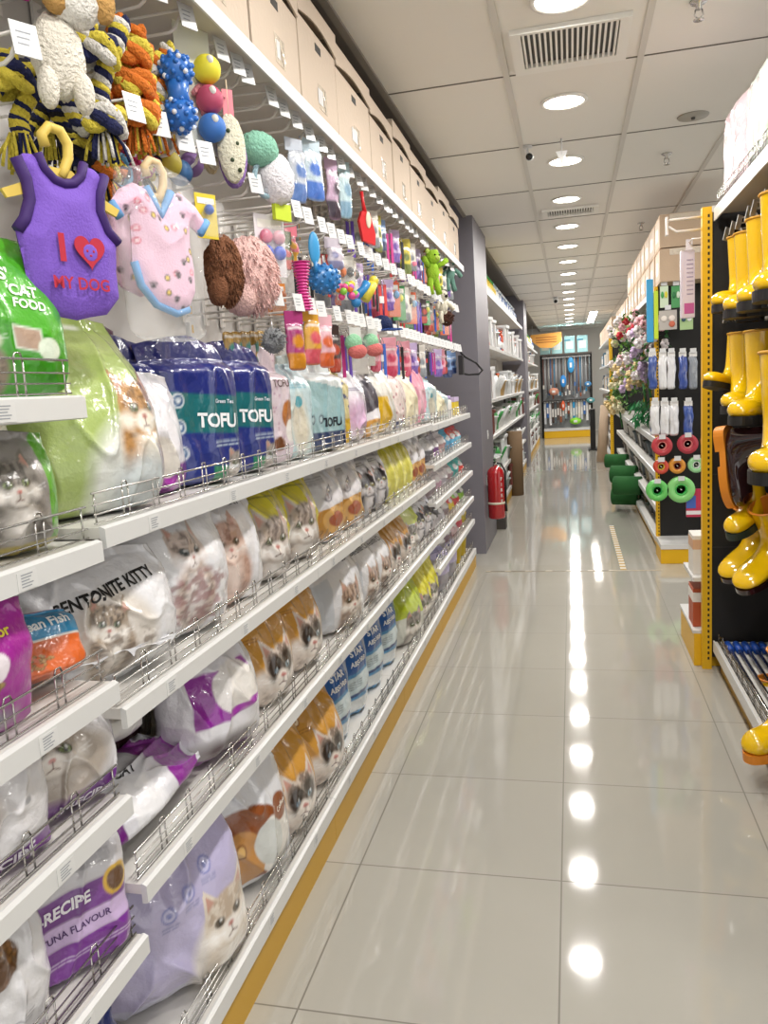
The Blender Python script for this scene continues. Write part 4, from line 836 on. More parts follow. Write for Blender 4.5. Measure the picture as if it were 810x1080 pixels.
def furball(label, c, r=.035, n=70):
    t = thing('fur_ball_toy', label, 'fur ball toy'); m_ = MB(); blob(m_, (0, 0, -r), (r*.8, r, r), fur(c), 7, .12); m_.build('ball', t); m_ = MB(); rg = random.Random(3)
    for i in range(n):
        z = rg.uniform(-1, 1); a = rg.uniform(0, 2*PI); q = math.sqrt(1-z*z); d = Vector((q*math.cos(a), q*math.sin(a), z)); p_ = Vector((0, 0, -r))
        m_.tube([tuple(p_+d*r*.8), tuple(p_+d*r*1.2)], [.003, .0008], fur(c), 4)
    m_.build('long_pile', t); MB().tube([(0, 0, .02), (0, 0, -.01)], .0015, WHITE, 5).build('cord', t); return t
hang(furball('grey tinsel fur ball over the pale pink packs', '#8d8f92', .036), 287, 346, -.85)
hang(furball('dark brown round fur ball near the pillar', '#4a2a1e', .05), 471, 328, -.82)
def fur_piece(label, c, r, seed):
    t = thing('fur_costume', label, 'fur toy'); m_ = MB(); m_.ell((0, 0, -r[2]), r, fur(c), 26, 18, None, .07, seed); m_.ell((.01, -r[1]*.5, -r[2]*1.6), (r[0]*.8, r[1]*.5, r[2]*.5), fur(c), 20, 12, None, .08, seed+1); m_.build('fur_mass', t)
    m_ = MB(); rg = random.Random(seed)
    for i in range(420):
        z = rg.uniform(-1, 1); a = rg.uniform(-1.7, 1.7); q = math.sqrt(1-z*z); x, y, zz = r[0]*q*math.cos(a), r[1]*q*math.sin(a), r[2]*z
        m_.tube([(x, y, zz-r[2]), (x*1.09+.003, y*1.07, zz*1.05-r[2]-.012)], [.0032, .001], fur(c), 4)
    m_.build('fur_pile', t); return t
hang(fur_piece('dark brown curly fur piece in clear wrap beside the baby bodysuit', '#8a5a3e', (.045, .05, .085), 4), 232, 248, -.86)
hang(fur_piece('fluffy pale pink fur piece in clear wrap', '#f8ccc6', (.07, .085, .105), 5), 260, 250, -.88)
# --- cards, pouches, strips
def pouch(label, c1, c2, w_=.075, h=.14, d=.02, header=True, clear=True, contents=0, seed=0):
    t = thing('pouch_pack', label, 'hanging pack')
    if header: MB().box((-.0015, -w_/2, -.035), (.0015, w_/2, .006), plain(c1, .4)).build('header_card', t)
    def dz(P): P.rect(0, 0, 2, .35, c2); P.ell(.28, .6, .16, .14, c2, soft=.05); P.micro(.05, .45, .9, 2, '#f0f0f0', .03)
    o = bag('pouch_body', None, None, w_, h, d, dz, c1, style='flat', seed=seed+300, N=14, V=18, wr=.003); o.parent = t; o.location = (-.008, 0, -.03-h)
    return t
def blister(label, cc, toys, w_=.08, h=.16):
    t = thing('blister_pack', label, 'hanging pack'); MB().box((-.002, -w_/2, -h), (0, w_/2, .004), plain(cc, .45), bev=.0008).build('backing_card', t)
    rg = random.Random(len(label))
    for i, c in enumerate(toys):
        m_ = MB(); yy = (-.5+(i % 2))*w_*.42; zz = -h*.35-(i//2)*h*.26; m_.ell((.012, yy if len(toys) > 1 else 0, zz), (.013, w_*.2, h*.12), plain(c, .4), 12, 8); m_.build('toy', t)
    m_ = MB(); m_.box((.0006, -w_*.4, -h*.2), (.001, w_*.4, -h*.06), plain('#f2f0ea')); m_.build('printed_title', t)
    o = bag('clear_blister', None, None, w_*.9, h*.8, .05, lambda P: None, '#ffffff', style='flat', seed=5, N=10, V=12, mt=CLEAR); o.parent = t; o.location = (0, 0, -h); return t
def strip(label, c, w_=.018, h=.26, c2=None):
    t = thing('pet_leash', label, 'leash'); m_ = MB()
    for dy in (-.012, .012): m_.box((-.002+dy*.2, dy-w_/2*.9, -h*(1 if dy > 0 else .88)), (.002+dy*.2, dy+w_/2*.9, -.03), plain(c, .6), bev=.0008)
    m_.build('webbing', t); MB().tube([(0, 0, 0), (.004, .008, -.02), (0, .012, -.034), (-.004, 0, -.03), (0, -.012, -.034), (.004, -.008, -.02)], .002, CHROME, 6, closed=True).build('metal_clip', t)
    if c2:
        m_ = MB(); m_.box((-.004, -.02, -h*.55), (.004, .02, -h*.4), plain(c2, .5)); m_.build('paper_band', t)
    return t
hang(pouch('clear pouch with folded blue dog wear, first of the two', '#c3cad6', '#5b7fc0', .075, .17, .03, seed=1), 309, 148, -.87, .1)
hang(pouch('clear pouch with folded blue dog wear, second and brighter', '#c9dbe6', '#4878d0', .09, .17, .03, seed=2), 326, 148, -.85, .1)
hang(pouch('narrow lilac pack on the top hooks', '#c9a9c6', '#3a2c3e', .06, .19, .02, seed=3), 348, 168, -.86)
hang(pouch('narrow aqua and white pack beside the lilac one', '#c6dfe6', '#7fa6c0', .065, .18, .02, seed=4), 361, 172, -.85)
def shovel():
    t = thing('litter_scoop', 'bright red litter scoop hanging by its handle', 'litter scoop'); R_ = plain('#d4242a', .35)
    MB().tube([(0, 0, .0), (0, .005, -.04), (0, .012, -.085)], [.008, .007, .010], R_, 10).build('handle', t)
    MB().prism([(-.012, -.08), (.03, -.085), (.055, -.17), (.05, -.215), (-.015, -.20), (-.03, -.12)], -.003, .012, R_, 'x').build('scoop_pan', t)
    MB().ell((.014, .018, -.115), (.004, .014, .034), plain('#e9dcc4'), 14, 8).build('pale_sticker', t); return t
hang(shovel(), 381, 202, -.83)
hang(blister('clear blister of pink and blue ropes beside the pink fur', '#e4dfe4', ['#d97a96', '#d9a0b0', '#3a5cc8', '#3a5cc8', '#2f50b8'], .11, .17), 283, 228, -.84, .1)
hang(blister('yellow and blue card with small toy beside the bodysuit sleeve', '#e8cf3a', ['#3a6ac8'], .06, .1), 216, 206, -.84, .1)
hang(blister('orange tube card behind the pink fur', '#d98a3a', ['#e6b04a', '#d9762a'], .08, .1), 290, 300, -.95)
for px, py, a, b, l in ((306, 238, '#e07a8a', '#e8b03a', 'rose and amber treat card over the pink dumbbell'), (300, 246, '#5a6a3a', '#c83a3a', 'olive and red treat card behind the rose card')):
    hang(pouch(l, a, b, .05, .09, .015, seed=7), px, py, -.92)
t = thing('grooming_glove', 'bright blue paddle shaped silicone brush above the blue bumpy ball', 'pet brush'); MB().ell((0, 0, -.055), (.01, .024, .055), plain('#3fa0dc', .4), 16, 10).build('brush_head', t); MB().tube([(0, 0, -.1), (0, 0, -.135)], .007, plain('#2a86c8', .4), 8).build('handle', t); hang(t, 330, 244, -.85)
t = thing('bumpy_ball_toy', 'large blue bumpy oval ball toy', 'rubber dog toy'); m_ = MB(); spiky(m_, (0, 0, -.05), (.04, .062, .05), plain('#2f78b8', .3), 60, .007); m_.build('rubber_body', t); MB().tube([(0, 0, .03), (0, 0, 0)], .003, WHITE, 6).build('cord', t); hang(t, 341, 279, -.84)
hang(pouch('clear bag of small lilac balls over the blue bumpy ball', '#d3cbd8', '#8f8fb8', .075, .085, .04, seed=9), 350, 252, -.86)
t = thing('ball_cluster_toy', 'cluster of small pink, orange and green balls', 'rubber dog toy')
rg = random.Random(4)
for i in range(16):
    c = ['#e8589a', '#f08a3a', '#8fcf4a', '#e8d03a', '#e0508a', '#c86ad0'][i % 6]; MB().ell((rg.uniform(-.015, .02), rg.uniform(-.04, .04), -.035-rg.uniform(-.025, .03)), (.014,)*3, plain(c, .35), 12, 8).build('small_ball', t)
hang(t, 366, 296, -.83)
t = thing('rubber_bone_toy', 'blue and yellow rubber bone toy', 'rubber dog toy')
m_ = MB(); m_.tube([(0, -.05, -.07), (0, 0, -.035), (0, .02, -.01)], [.02, .017, .02], plain('#2f86c8', .35), 12)
for a in ((0, -.065, -.06), (0, -.045, -.088)): m_.ell(a, (.02, .022, .022), plain('#2f86c8', .35), 12, 8)
m_.build('blue_half', t); m_ = MB(); m_.tube([(.003, 0, -.075), (.003, .03, -.04), (.003, .045, -.01)], [.022, .02, .024], plain('#e4d44a', .35), 12); m_.ell((.003, .055, .0), (.02, .022, .022), plain('#e4d44a', .35), 12, 8); m_.build('yellow_half', t); hang(t, 383, 296, -.82)
for i, px in enumerate((237, 246, 255, 264, 273)): hang(pouch('amber and teal treat stick pouch, %s of five in a row behind the litter packs' % ordn(i), '#b08a3a', '#4a8f86', .035, .12, .014, header=False, seed=11), px, 338, -.93)
for i, (px, py, a, b) in enumerate(((309, 330, '#a83a78', '#d9902e'), (326, 328, '#e0a83a', '#d85a6a'), (341, 334, '#e8b8c4', '#e06a3a'))):
    hang(pouch(['magenta and orange', 'amber and rose', 'pink and orange'][i]+' treat pouch hanging over the pale aqua packs', a, b, .07, .15, .025, seed=12+i), px, py, -.85)
for i, px in enumerate((374, 392)):
    t = thing('pet_slippers_pack', 'mint and rose pack of pet shoes, %s of two' % ordn(i), 'hanging pack'); MB().ell((0, -.01, -.05), (.03, .04, .035), fur('#9fd8b0'), 14, 9).build('mint_shoe', t); MB().ell((.01, 0, -.085), (.03, .045, .03), fur('#e07a78'), 14, 9).build('rose_shoe', t); MB().box((-.002, -.03, -.04), (.002, .03, .01), WHITE).build('header_card', t); hang(t, px, 348, -.84)
t = thing('dog_hat', 'navy blue pet cap hanging from the lower hooks', 'pet cap'); MB().lathe([(.0001, 0), (.03, -.008), (.05, -.035), (.055, -.07), (.05, -.07), (.0001, -.04)], fur('#1e2c58'), 20).build('crown', t); MB().prism([(-.05, -.075), (.05, -.075), (.04, -.068), (-.04, -.068)], .03, .09, fur('#2c4f9c'), 'x').build('peak', t); hang(t, 402, 332, -.84)
# --- the dog vest and the bodysuit
def curve2(P, n=8): # closed Catmull-Rom
    out = []
    for i in range(len(P)):
        p0, p1, p2, p3 = P[i-1], P[i], P[(i+1) % len(P)], P[(i+2) % len(P)]
        for k in range(n):
            t = k/n; out.append(tuple(.5*((2*p1[j])+(-p0[j]+p2[j])*t+(2*p0[j]-5*p1[j]+4*p2[j]-p3[j])*t*t+(-p0[j]+3*p1[j]-3*p2[j]+p3[j])*t**3) for j in (0, 1)))
    return out
def garment(par, name, outline, th, design, mt, seed=1, step=.0035, wr=.004):
    """cloth body from an outline in the (y, z) plane, puffed to a rounded shape"""
    ys = [p[0] for p in outline]; zs = [p[1] for p in outline]; y0, y1, z0, z1 = min(ys), max(ys), min(zs), max(zs)
    bm = bmesh.new(); vs = [bm.verts.new((0, a, b)) for a, b in outline]; f = bm.faces.new(vs)
    y = y0+step
    while y < y1: bmesh.ops.bisect_plane(bm, geom=bm.verts[:]+bm.edges[:]+bm.faces[:], plane_co=(0, y, 0), plane_no=(0, 1, 0)); y += step
    z = z0+step
    while z < z1: bmesh.ops.bisect_plane(bm, geom=bm.verts[:]+bm.edges[:]+bm.faces[:], plane_co=(0, 0, z), plane_no=(0, 0, 1)); z += step
    co = np.array([v.co[:] for v in bm.verts]); O = np.array(outline); E1 = np.roll(O, -1, 0); D = E1-O; L2 = (D**2).sum(1)+1e-12
    d = np.full(len(co), 9.)
    for a, dd, l2 in zip(O, D, L2):
        t = np.clip(((co[:, 1:]-a)*dd).sum(1)/l2, 0, 1); q = np.hypot(*(co[:, 1:]-a-dd*t[:, None]).T); d = np.minimum(d, q)
    pf = np.clip(d/.03, 0, 1)**.5
    fold = (vnoise(co[:, 1]*22+co[:, 2]*7, co[:, 2]*9, seed)-.5)*2*wr+(1-np.abs(2*vnoise(co[:, 1]*14-co[:, 2]*11, co[:, 2]*6+co[:, 1]*5, seed+3)-1))**4*wr
    n = len(co); bm.verts.ensure_lookup_table(); faces = [[v.index for v in f.verts] for f in bm.faces]
    for i, v in enumerate(bm.verts): v.index = i
    faces = [[v.index for v in f.verts] for f in bm.faces]; bedge = [[v.index for v in e.verts] for e in bm.edges if len(e.link_faces) == 1]; bm.free()
    fr = co.copy(); fr[:, 0] = pf*th/2+fold*np.minimum(pf, .8); bk = co.copy(); bk[:, 0] = -pf*th/2
    V_ = np.concatenate([fr, bk]); F_ = faces+[[i+n for i in f][::-1] for f in faces]+[[a, b, b+n, a+n] for a, b in bedge]
    me = bpy.data.meshes.new(name); me.from_pydata(V_.tolist(), [], F_)
    H_ = z1-z0; P = Print((V_[:, 1]-y0)/H_, (V_[:, 2]-z0)/H_, (y1-y0)/H_, '#888888'); design(P); P.c
    at_ = me.color_attributes.new('Col', 'FLOAT_COLOR', 'POINT'); at_.data.foreach_set('color', np.concatenate([P.c, np.ones((len(V_), 1))], 1).ravel())
    me.materials.append(mt); me.polygons.foreach_set('use_smooth', [True]*len(F_)); me.update(); me.validate()
    o = bpy.data.objects.new(name, me); COL.objects.link(o); o.parent = par; return o
def hanger(t, col, w_, y=0):
    m_ = MB(); H_ = plain(col, .5)
    m_.tube([(0, y-.022, .018), (0, y-.026, .035), (0, y-.012, .05), (0, y+.008, .048), (0, y+.02, .03), (0, y+.018, .008), (0, y+.008, -.012), (0, y, -.025)], .0085, H_, 8)
    m_.prism([(-w_, -.072), (-w_-.008, -.06), (-w_*.5, -.035), (-.02, -.012), (.02, -.012), (w_*.5, -.035), (w_+.008, -.06), (w_, -.072), (w_*.5, -.055), (0, -.045), (-w_*.5, -.055)], -.003, .003, H_)
    return m_.build('card_hanger', t)
CLOTH = mat('printed_cloth', rough=.8, vc=True, bump=.25, bscale=260)
t = thing('dog_vest', 'purple sleeveless dog vest with red I love MY DOG print on a yellow card hanger', 'dog vest')
V1 = [(-.080, -.012), (-.062, .0), (-.042, .002), (-.034, -.018), (-.018, -.032), (.0, -.036), (.018, -.032), (.034, -.018), (.042, .002), (.062, .0), (.080, -.012), (.066, -.04), (.062, -.07), (.074, -.10), (.094, -.118), (.088, -.165), (.088, -.21), (.06, -.238), (.025, -.244), (0, -.25), (-.03, -.246), (-.06, -.232), (-.082, -.205), (-.085, -.16), (-.092, -.118), (-.076, -.10), (-.064, -.07), (-.066, -.04)]
V1 = [(a, b) for a, b in V1]
def d_vest(P): P.rect(-1, -1, 3, 3, '#7a55c0')
b_ = garment(t, 'vest_body', V1, .035, d_vest, CLOTH, 3, .004, .003)
DP = plain('#3a1c66', .7)
MB().tube([(.006, a, b) for a, b in ((-.042, .003), (-.034, -.018), (-.018, -.032), (0, -.036), (.018, -.032), (.034, -.018), (.042, .003))], .008, DP, 8).build('neck_binding', t)
MB().tube([(.006, a, b) for a, b in ((.080, -.010), (.067, -.04), (.063, -.07), (.075, -.10), (.094, -.118))], .0095, DP, 8).build('armhole_binding', t)
MB().tube([(.006, a, b) for a, b in ((-.080, -.010), (-.067, -.04), (-.065, -.07), (-.077, -.10), (-.092, -.118))], .0095, DP, 8).build('armhole_binding', t)
RED = plain('#b8283e', .8); m_ = MB()
flat_text(m_, 'I', .056, (.0245, -.030, -.142), (0, 1, 0), (0, 0, 1), RED, .05); flat_text(m_, 'MY DOG', .027, (.0245, .0, -.195), (0, 1, 0), (0, 0, 1), RED, .02)
m_.build('lettering', b_)
hp = [(.050*math.sin(a)**3*.58+.022, (.0135*(13*math.cos(a)-5*math.cos(2*a)-2*math.cos(3*a)-math.cos(4*a))/7.2)*.98-.140) for a in [2*PI*i/40 for i in range(40)]]
MB().prism(hp, .0235, .0245, RED).build('heart_print', b_)
m_ = MB(); VP = plain('#7a55c0', .8); m_.ell((.0243, .022, -.143), (.001, .014, .014), VP, 14, 6); m_.build('dog_face_print', b_)
m_ = MB(); 
for yy in (.016, .028): m_.ell((.025, yy, -.141), (.0008, .0025, .0025), RED, 8, 4)
m_.ell((.025, .022, -.148), (.0008, .003, .002), RED, 8, 4); m_.build('dog_face_features', b_)
hanger(t, '#dcbf5a', .10)
p = at(62, 170, X=-.83); t.location = tuple(p); t.rotation_euler = (0, .0, -.35); t.scale = (1.05,)*3
t = thing('dog_bodysuit', 'pale pink dog bodysuit with paw prints and blue trim in a clear bag', 'dog bodysuit')
V2 = [(-.06, 0), (-.032, -.008), (0, -.055), (.032, -.008), (.06, 0), (.098, -.022), (.125, -.05), (.102, -.075), (.078, -.062), (.074, -.10), (.078, -.15), (.074, -.20), (.05, -.235), (.015, -.245), (-.035, -.23), (-.068, -.195), (-.08, -.15), (-.076, -.10), (-.074, -.06), (-.10, -.07), (-.12, -.048), (-.095, -.018)]
def d_suit(P):
    P.rect(-1, -1, 3, 3, '#ecc6dc'); rg = random.Random(6)
    for i in range(34):
        x, y = rg.uniform(.05, .85), rg.uniform(.03, .97)
        k = i % 3
        if k == 0: P.paw(x, y, .042, '#2c2630')
        elif k == 1: P.ell(x, y, .030, .027, '#3a3030'); P.ell(x, y, .019, .017, '#f0d060')
        else: P.ell(x, y, .030, .027, '#d9607a'); P.ell(x, y, .017, .015, '#f4d6e0')
b_ = garment(t, 'bodysuit_cloth', V2, .035, d_suit, CLOTH, 8, .0035, .005); BT = plain('#6fa4d8', .7)
MB().tube([(.004, a, b) for a, b in ((-.032, -.004), (-.015, -.03), (0, -.055), (.015, -.03), (.032, -.004))], .0085, BT, 8).build('neck_trim', t)
MB().tube([(.004, a, b) for a, b in ((.125, -.048), (.103, -.076))], .009, BT, 8).build('sleeve_trim', t); MB().tube([(.004, a, b) for a, b in ((-.12, -.046), (-.10, -.071))], .009, BT, 8).build('sleeve_trim', t)
MB().tube([(.006, a, b) for a, b in ((-.08, -.15), (-.069, -.193), (-.035, -.229), (.015, -.244), (.048, -.234))], .008, BT, 8).build('leg_trim', t)
hanger(t, '#e2c79a', .055)
o = bag('clear_bag', None, None, .21, .34, .055, lambda P: None, '#ffffff', style='flat', seed=15, N=40, V=50, wr=.009, mt=CLEAR); o.parent = t; o.location = (-.03, .0, -.30)
p = at(165, 198, X=-.83); t.location = tuple(p); t.rotation_euler = (0, 0, -.35); t.scale = (1.05,)*3
t2 = thing('dog_bodysuit', 'second pink dog suit with blue collar, mostly hidden behind the first', 'dog bodysuit'); garment(t2, 'bodysuit_cloth', V2, .03, d_suit, CLOTH, 12, .006, .005); hanger(t2, '#6fb0dc', .055); p = at(130, 190, X=-.93); t2.location = tuple(p); t2.rotation_euler = (0, 0, -.3)
# --- mixed goods on the far hooks
PR = {}
rg = random.Random(21)
kinds = [('pouch', '#7a9ac8', '#2c3c6a', 'blue'), ('pouch', '#e6a0b0', '#c84a6a', 'rose'), ('pouch', '#e8e4dc', '#8a8f96', 'white'), ('strip', '#c83a8a', None, 'magenta'), ('strip', '#6a4ab8', None, 'violet'), ('strip', '#e4e0d8', '#3a3a3a', 'white'),
         ('strip', '#3a6ac8', '#e8e8e8', 'blue'), ('blister', '#e0704a', ['#e8d04a', '#5aa0d8'], 'orange'), ('blister', '#4a9a5a', ['#e8e04a'], 'green'), ('pouch', '#3c2c30', '#b84a3a', 'dark brown'), ('strip', '#24242a', '#d84a3a', 'black'),
         ('blister', '#d8d4cc', ['#e87a3a', '#3a3a3a'], 'pale'), ('pouch', '#d8c84a', '#6a7a2a', 'yellow'), ('strip', '#d84a4a', '#f0f0f0', 'red'), ('pouch', '#c4b0d8', '#7a5ab0', 'lilac')]
def far_item(k, x, y, z, row, idx, sc=1.):
    kd = kinds[k]; nm = {'pouch': 'treat pouch', 'strip': 'pet leash', 'blister': 'toy card'}[kd[0]]
    lb = '%s %s on the far %s hooks, %s from the camera' % (kd[3], nm, row, ordn(idx))
    if k not in PR:
        PR[k] = pouch(lb, kd[1], kd[2], seed=k) if kd[0] == 'pouch' else strip(lb, kd[1], h=.2, c2=kd[2]) if kd[0] == 'strip' else blister(lb, kd[1], kd[2])
        o = PR[k]; o.location = (x, y, z); o.scale = (sc,)*3; o.rotation_euler = (0, 0, rg.uniform(-.9, -.3))
    else: o = dup(PR[k], (x, y, z), (0, 0, rg.uniform(-.95, -.25)), sc, lb)
    o['group'] = 'assorted goods on the far hooks'
for rn, ylo, yhi in (('top', 3.75, 6.3), ('middle', 3.0, 6.3), ('lower', 2.95, 6.3)):
    i = 0
    for yh in hooks_at[rn]:
        if ylo <= yh <= yhi:
            for dx in ((.25, .14) if rn != 'lower' else (.25,)):
                far_item(rg.randrange(len(kinds)), XH+dx, yh, ROWS[rn]-.004, rn, i, rg.uniform(.85, 1.15)); i += 1
t = thing('pet_harness', 'black pet harness with looped straps sticking out toward the grey pillar', 'harness')
MB().tube([(0, 0, 0), (.02, .08, -.03), (.09, .22, -.08), (.13, .30, -.14), (.10, .30, -.17), (.03, .18, -.17), (0, .05, -.16)], .008, plain('#1a191c', .6), 8).build('strap', t); MB().box((-.02, -.03, -.17), (.015, .05, -.02), plain('#222024', .6), bev=.004).build('padded_vest', t)
p = at(486, 372, X=-.83); t.location = tuple(p)
# ================================================================== RIGHT SIDE: BOOTS
def slotted_post(t, x0, x1, y0, y1, h, name='upright'):
    m_ = MB(); m_.box((x0, y0, 0), (x1, y1, h), YEL)
    n = int((h-.06)/.028)
    for i in range(n):
        z = .05+i*.028; m_.box(((x0+x1)/2+.002, y0-.0006, z), ((x0+x1)/2+.011, y0, z+.014), SLOT)
    return m_.build(name, t)
RX = .655
t = thing('boot_display_bay', 'black backed shelving bay on the right with yellow rubber boots on hooks', 'shelving', (RX, 4.04, 0), PI)
L = 2.4
MB().box((-.46, 0, .05), (-.44, L, 2.19), BLACK).build('back_panel', t)
for yy in (0.03, 1.2): m_ = MB(); m_.box((-.47, yy-.02, 0), (-.43, yy+.02, 2.2), YEL); m_.build('upright', t)
m_ = MB(); m_.box((-.44, 0, 2.185), (-.006, L, 2.2), mat('canopy_underside', '#c9c2b8', .6)); m_.box((-.006, 0, 2.155), (0, L, 2.21), WHITE); m_.build('canopy_shelf', t)
m_ = MB(); m_.box((-.44, 0, .13), (-.006, L, .15), DECKM); m_.box((-.006, 0, .10), (0, L, .156), WHITE); sh = m_.build('base_shelf', t)
m_ = MB(); wire_guard(m_, .01, L-.01, -.02, .15, .05); m_.build('wire_guard', sh)
MB().box((-.045, 0.0, 0), (-.035, L, .10), KICK).build('kick_plate', t)
t = thing('perforated_end_panel', 'black pegboard end panel with a tall slotted yellow post, right of the aisle', 'shelving', (.60, 4.07, 0))
MB().box((.055, 0, .06), (1.4, .014, 2.2), BLACK).build('back_panel', t)
m_ = MB()
for z in (.62, .98, 1.42, 1.83): m_.box((.056, -.0012, z), (1.4, 0, z+.004), plain('#2b2a2a'))
m_.build('panel_joint', t)
slotted_post(t, .008, .052, -.012, .03, 2.225)
MB().box((.05, -.02, 2.2), (.12, .02, 2.225), WHITE).build('top_rail', t)
m_ = MB(); m_.tube([(.01, .03, 2.19), (-.13, .03, 2.19), (-.14, .03, 2.185)], .006, HOOKM); m_.tube([(.01, .03, 2.135), (-.10, .03, 2.135), (-.135, .03, 2.16)], .006, HOOKM); a = m_.build('support_arm', t)
MB().box((-.148, .015, 2.12), (-.138, .045, 2.205), HOOKM, bev=.003).build('ticket_holder', a)
# shelf on the far side of that panel
t = thing('rear_display_shelf', 'yellow based low shelf behind the slotted yellow post', 'shelving', (.575, 4.105, 0))
MB().box((0, 0, 0), (.9, .5, .17), YEL, bev=.004).build('base_plinth', t); MB().box((-.005, 0, .17), (.9, .5, .185), WHITE).build('deck', t); MB().box((-.005, .0, .44), (.9, .35, .46), WHITE).build('shelf', t)
for i, (z, a, b, l) in enumerate(((.186, '#b8532e', '#f0ece6', 'small brown and white printed box on the low shelf behind the post'), (.461, '#e8e4de', '#d8b090', 'small cream box on the upper low shelf behind the post'))):
    t = thing('product_box', l, 'box', (.62, 4.25, z)); MB().box((-.04, -.08, 0), (.04, .08, .2), plain(a), bev=.002).build('box_body', t); MB().box((-.041, -.081, .13), (.041, .081, .18), plain(b)).build('printed_band', t)
# pink and white sleeves of packs over the canopy (wire tray with floral sheet)
def d_floral(P):
    rg = random.Random(2)
    for i in range(60): P.ell(rg.uniform(0, 3), rg.uniform(0, 1), rg.uniform(.03, .07), rg.uniform(.02, .05), ['#f0c8d2', '#d8e8d8', '#f4f0ec', '#e8b0c0', '#bcd8c4'][i % 5], soft=.03)
for i, (y0, y1, c, l) in enumerate(((3.50, 4.0, '#ecd0d8', 'pale pink floral pack standing on the right shelf top'), (3.06, 3.48, '#dfe8e0', 'white and green floral pack standing on the right shelf top'), (2.60, 3.04, '#b8b6b4', 'grey pack at the right edge on the shelf top'))):
    o = bag('floral_pack', l, 'bedding pack', y1-y0, .42-.02*i, .2, d_floral if i < 2 else (lambda P: P.grain(0, 0, 2, 1, '#8f8c8a', 30, 30, .4, 2)), c, style='gusset', seed=400+i, N=50, V=50, wr=.006); o.location = (RX+.215, (y0+y1)/2, 2.212); o.rotation_euler = (0, 0, PI)
t = thing('canopy_wire_guard', 'green and white wire guard along the right shelf top', 'wire guard', (RX+.01, 2.6, 2.211)); m_ = MB()
for z in (.002, .03, .06): m_.tube([(0, 0, z), (0, 1.4, z)], .002, CHROME, 5)
for i in range(36): m_.tube([(0, i*.04, 0), (0, i*.04, .062)], .0016, CHROME, 5)
m_.build('wire_frame', t)
# hooks on the boot wall
BHK = None
for rn, z, ny in (('top', 2.055, 10), ('middle', 1.69, 10), ('lower', 1.29, 10)):
    for i in range(ny):
        y = 3.97-i*.145; lb = 'chrome hook with white ticket on the boot wall, %s row, %s from the yellow post' % (rn, ordn(i))
        loc = (RX+.43, y, z)
        if BHK is None: BHK = hook(lb, 'display hooks on the boot wall'); BHK.location = loc; BHK.rotation_euler = (0, 0, PI); BHK.scale = (1.22, 1, 1)
        else: dup(BHK, loc, (0, 0, PI+random.uniform(-.06, .1)), label=lb)
YB = mat('yellow_rubber', '#edbf0c', .13, coat=.7, bump=.25, bscale=14); YI = mat('dull_yellow_lining', '#cf9a2e', .6); BS = mat('black_rubber_sole', '#1b1a1b', .5); BRN = mat('dark_brown_gloss_rubber', '#2a1216', .08, coat=1.); ORS = mat('orange_rubber_sole', '#e08a26', .4); DG = mat('dark_green_sole', '#26352e', .5)
RINGS = [(-.055, 0, .055, .004, .050), (-.052, -.06, .051, -.056, .047), (-.047, -.13, .046, -.13, .043), (-.045, -.175, .046, -.16, .041), (-.05, -.215, .058, -.182, .041), (-.055, -.245, .078, -.198, .041), (-.04, -.268, .105, -.208, .042),
         (.0, -.272, .135, -.208, .046), (.06, -.272, .165, -.204, .050), (.12, -.272, .192, -.212, .050), (.165, -.270, .208, -.230, .040), (.195, -.264, .214, -.250, .018)]
def boot(label, up, sole, inner, loc, rot, s=1.15):
    t = thing('rubber_boot', label, 'rubber boot', loc); t.rotation_euler = rot; t.scale = s if isinstance(s, tuple) else (s,)*3
    n = 22; V_ = []; F_ = []
    for xa, za, xb, zb, hw in RINGS:
        for k in range(n):
            a = 2*PI*k/n; c, q = math.cos(a), math.sin(a); c = math.copysign(abs(c)**.85, c); V_.append(((xa+xb)/2+(xb-xa)/2*c, hw*q, (za+zb)/2+(zb-za)/2*c))
    for i in range(len(RINGS)-1):
        for k in range(n): F_.append((i*n+k, i*n+(k+1) % n, (i+1)*n+(k+1) % n, (i+1)*n+k))
    F_.append(tuple((len(RINGS)-1)*n+k for k in range(n)))
    u = MB().add(V_, F_, up, True).build('upper', t); md = u.modifiers.new('s', 'SUBSURF'); md.levels = 1; md.render_levels = 1
    m_ = MB(); v = []; 
    for r in (0, 1, 2): v += [(p[0]*.94, p[1]*.93, p[2]+(.001 if r == 0 else 0)) for p in V_[r*n:(r+1)*n]]
    m_.add(v, [(i*n+k, (i+1)*n+k, (i+1)*n+(k+1) % n, i*n+(k+1) % n) for i in range(2) for k in range(n)], inner, True); m_.build('lining', t)
    MB().tube([V_[k] for k in range(n)], .0042, inner, 7, closed=True).build('top_rim', t)
    P = [(-.062, 0), (-.055, .03), (-.03, .043), (.02, .041), (.07, .048), (.12, .052), (.17, .044), (.205, .022), (.214, 0)]; P = P+[(a, -b) for a, b in P[-2:0:-1]]; P = curve2(P, 3)
    m_ = MB(); m_.prism(P, -.278, -.258, sole, 'z'); m_.prism([(a*1.0, b) for a, b in P if a < .03], -.292, -.278, sole, 'z'); m_.prism([(a, b) for a, b in P if a > .06], -.286, -.278, sole, 'z'); m_.build('sole', t)
    return t
def bt(px, py, X, col, label, rz=PI+.75, ry=0., s=1.2, anc=(0, 0, 0)):
    p = Vector(at(px, py, X=X)); c = {'y': (YB, BS, YI), 'b': (BRN, ORS, ORS), 'g': (YB, DG, ORS), 'o': (YB, ORS, ORS), 'k': (YB, BRN, ORS)}[col]
    R_ = Matrix.Rotation(rz, 3, 'Z') @ Matrix.Rotation(ry, 3, 'Y')
    return boot(label, c[0], c[1], c[2], tuple(p-R_ @ Vector([q*k for q, k in zip(anc, s if isinstance(s, tuple) else (s,)*3)])), (0, ry, rz), s)
T_ = (.15, 0, -.24)
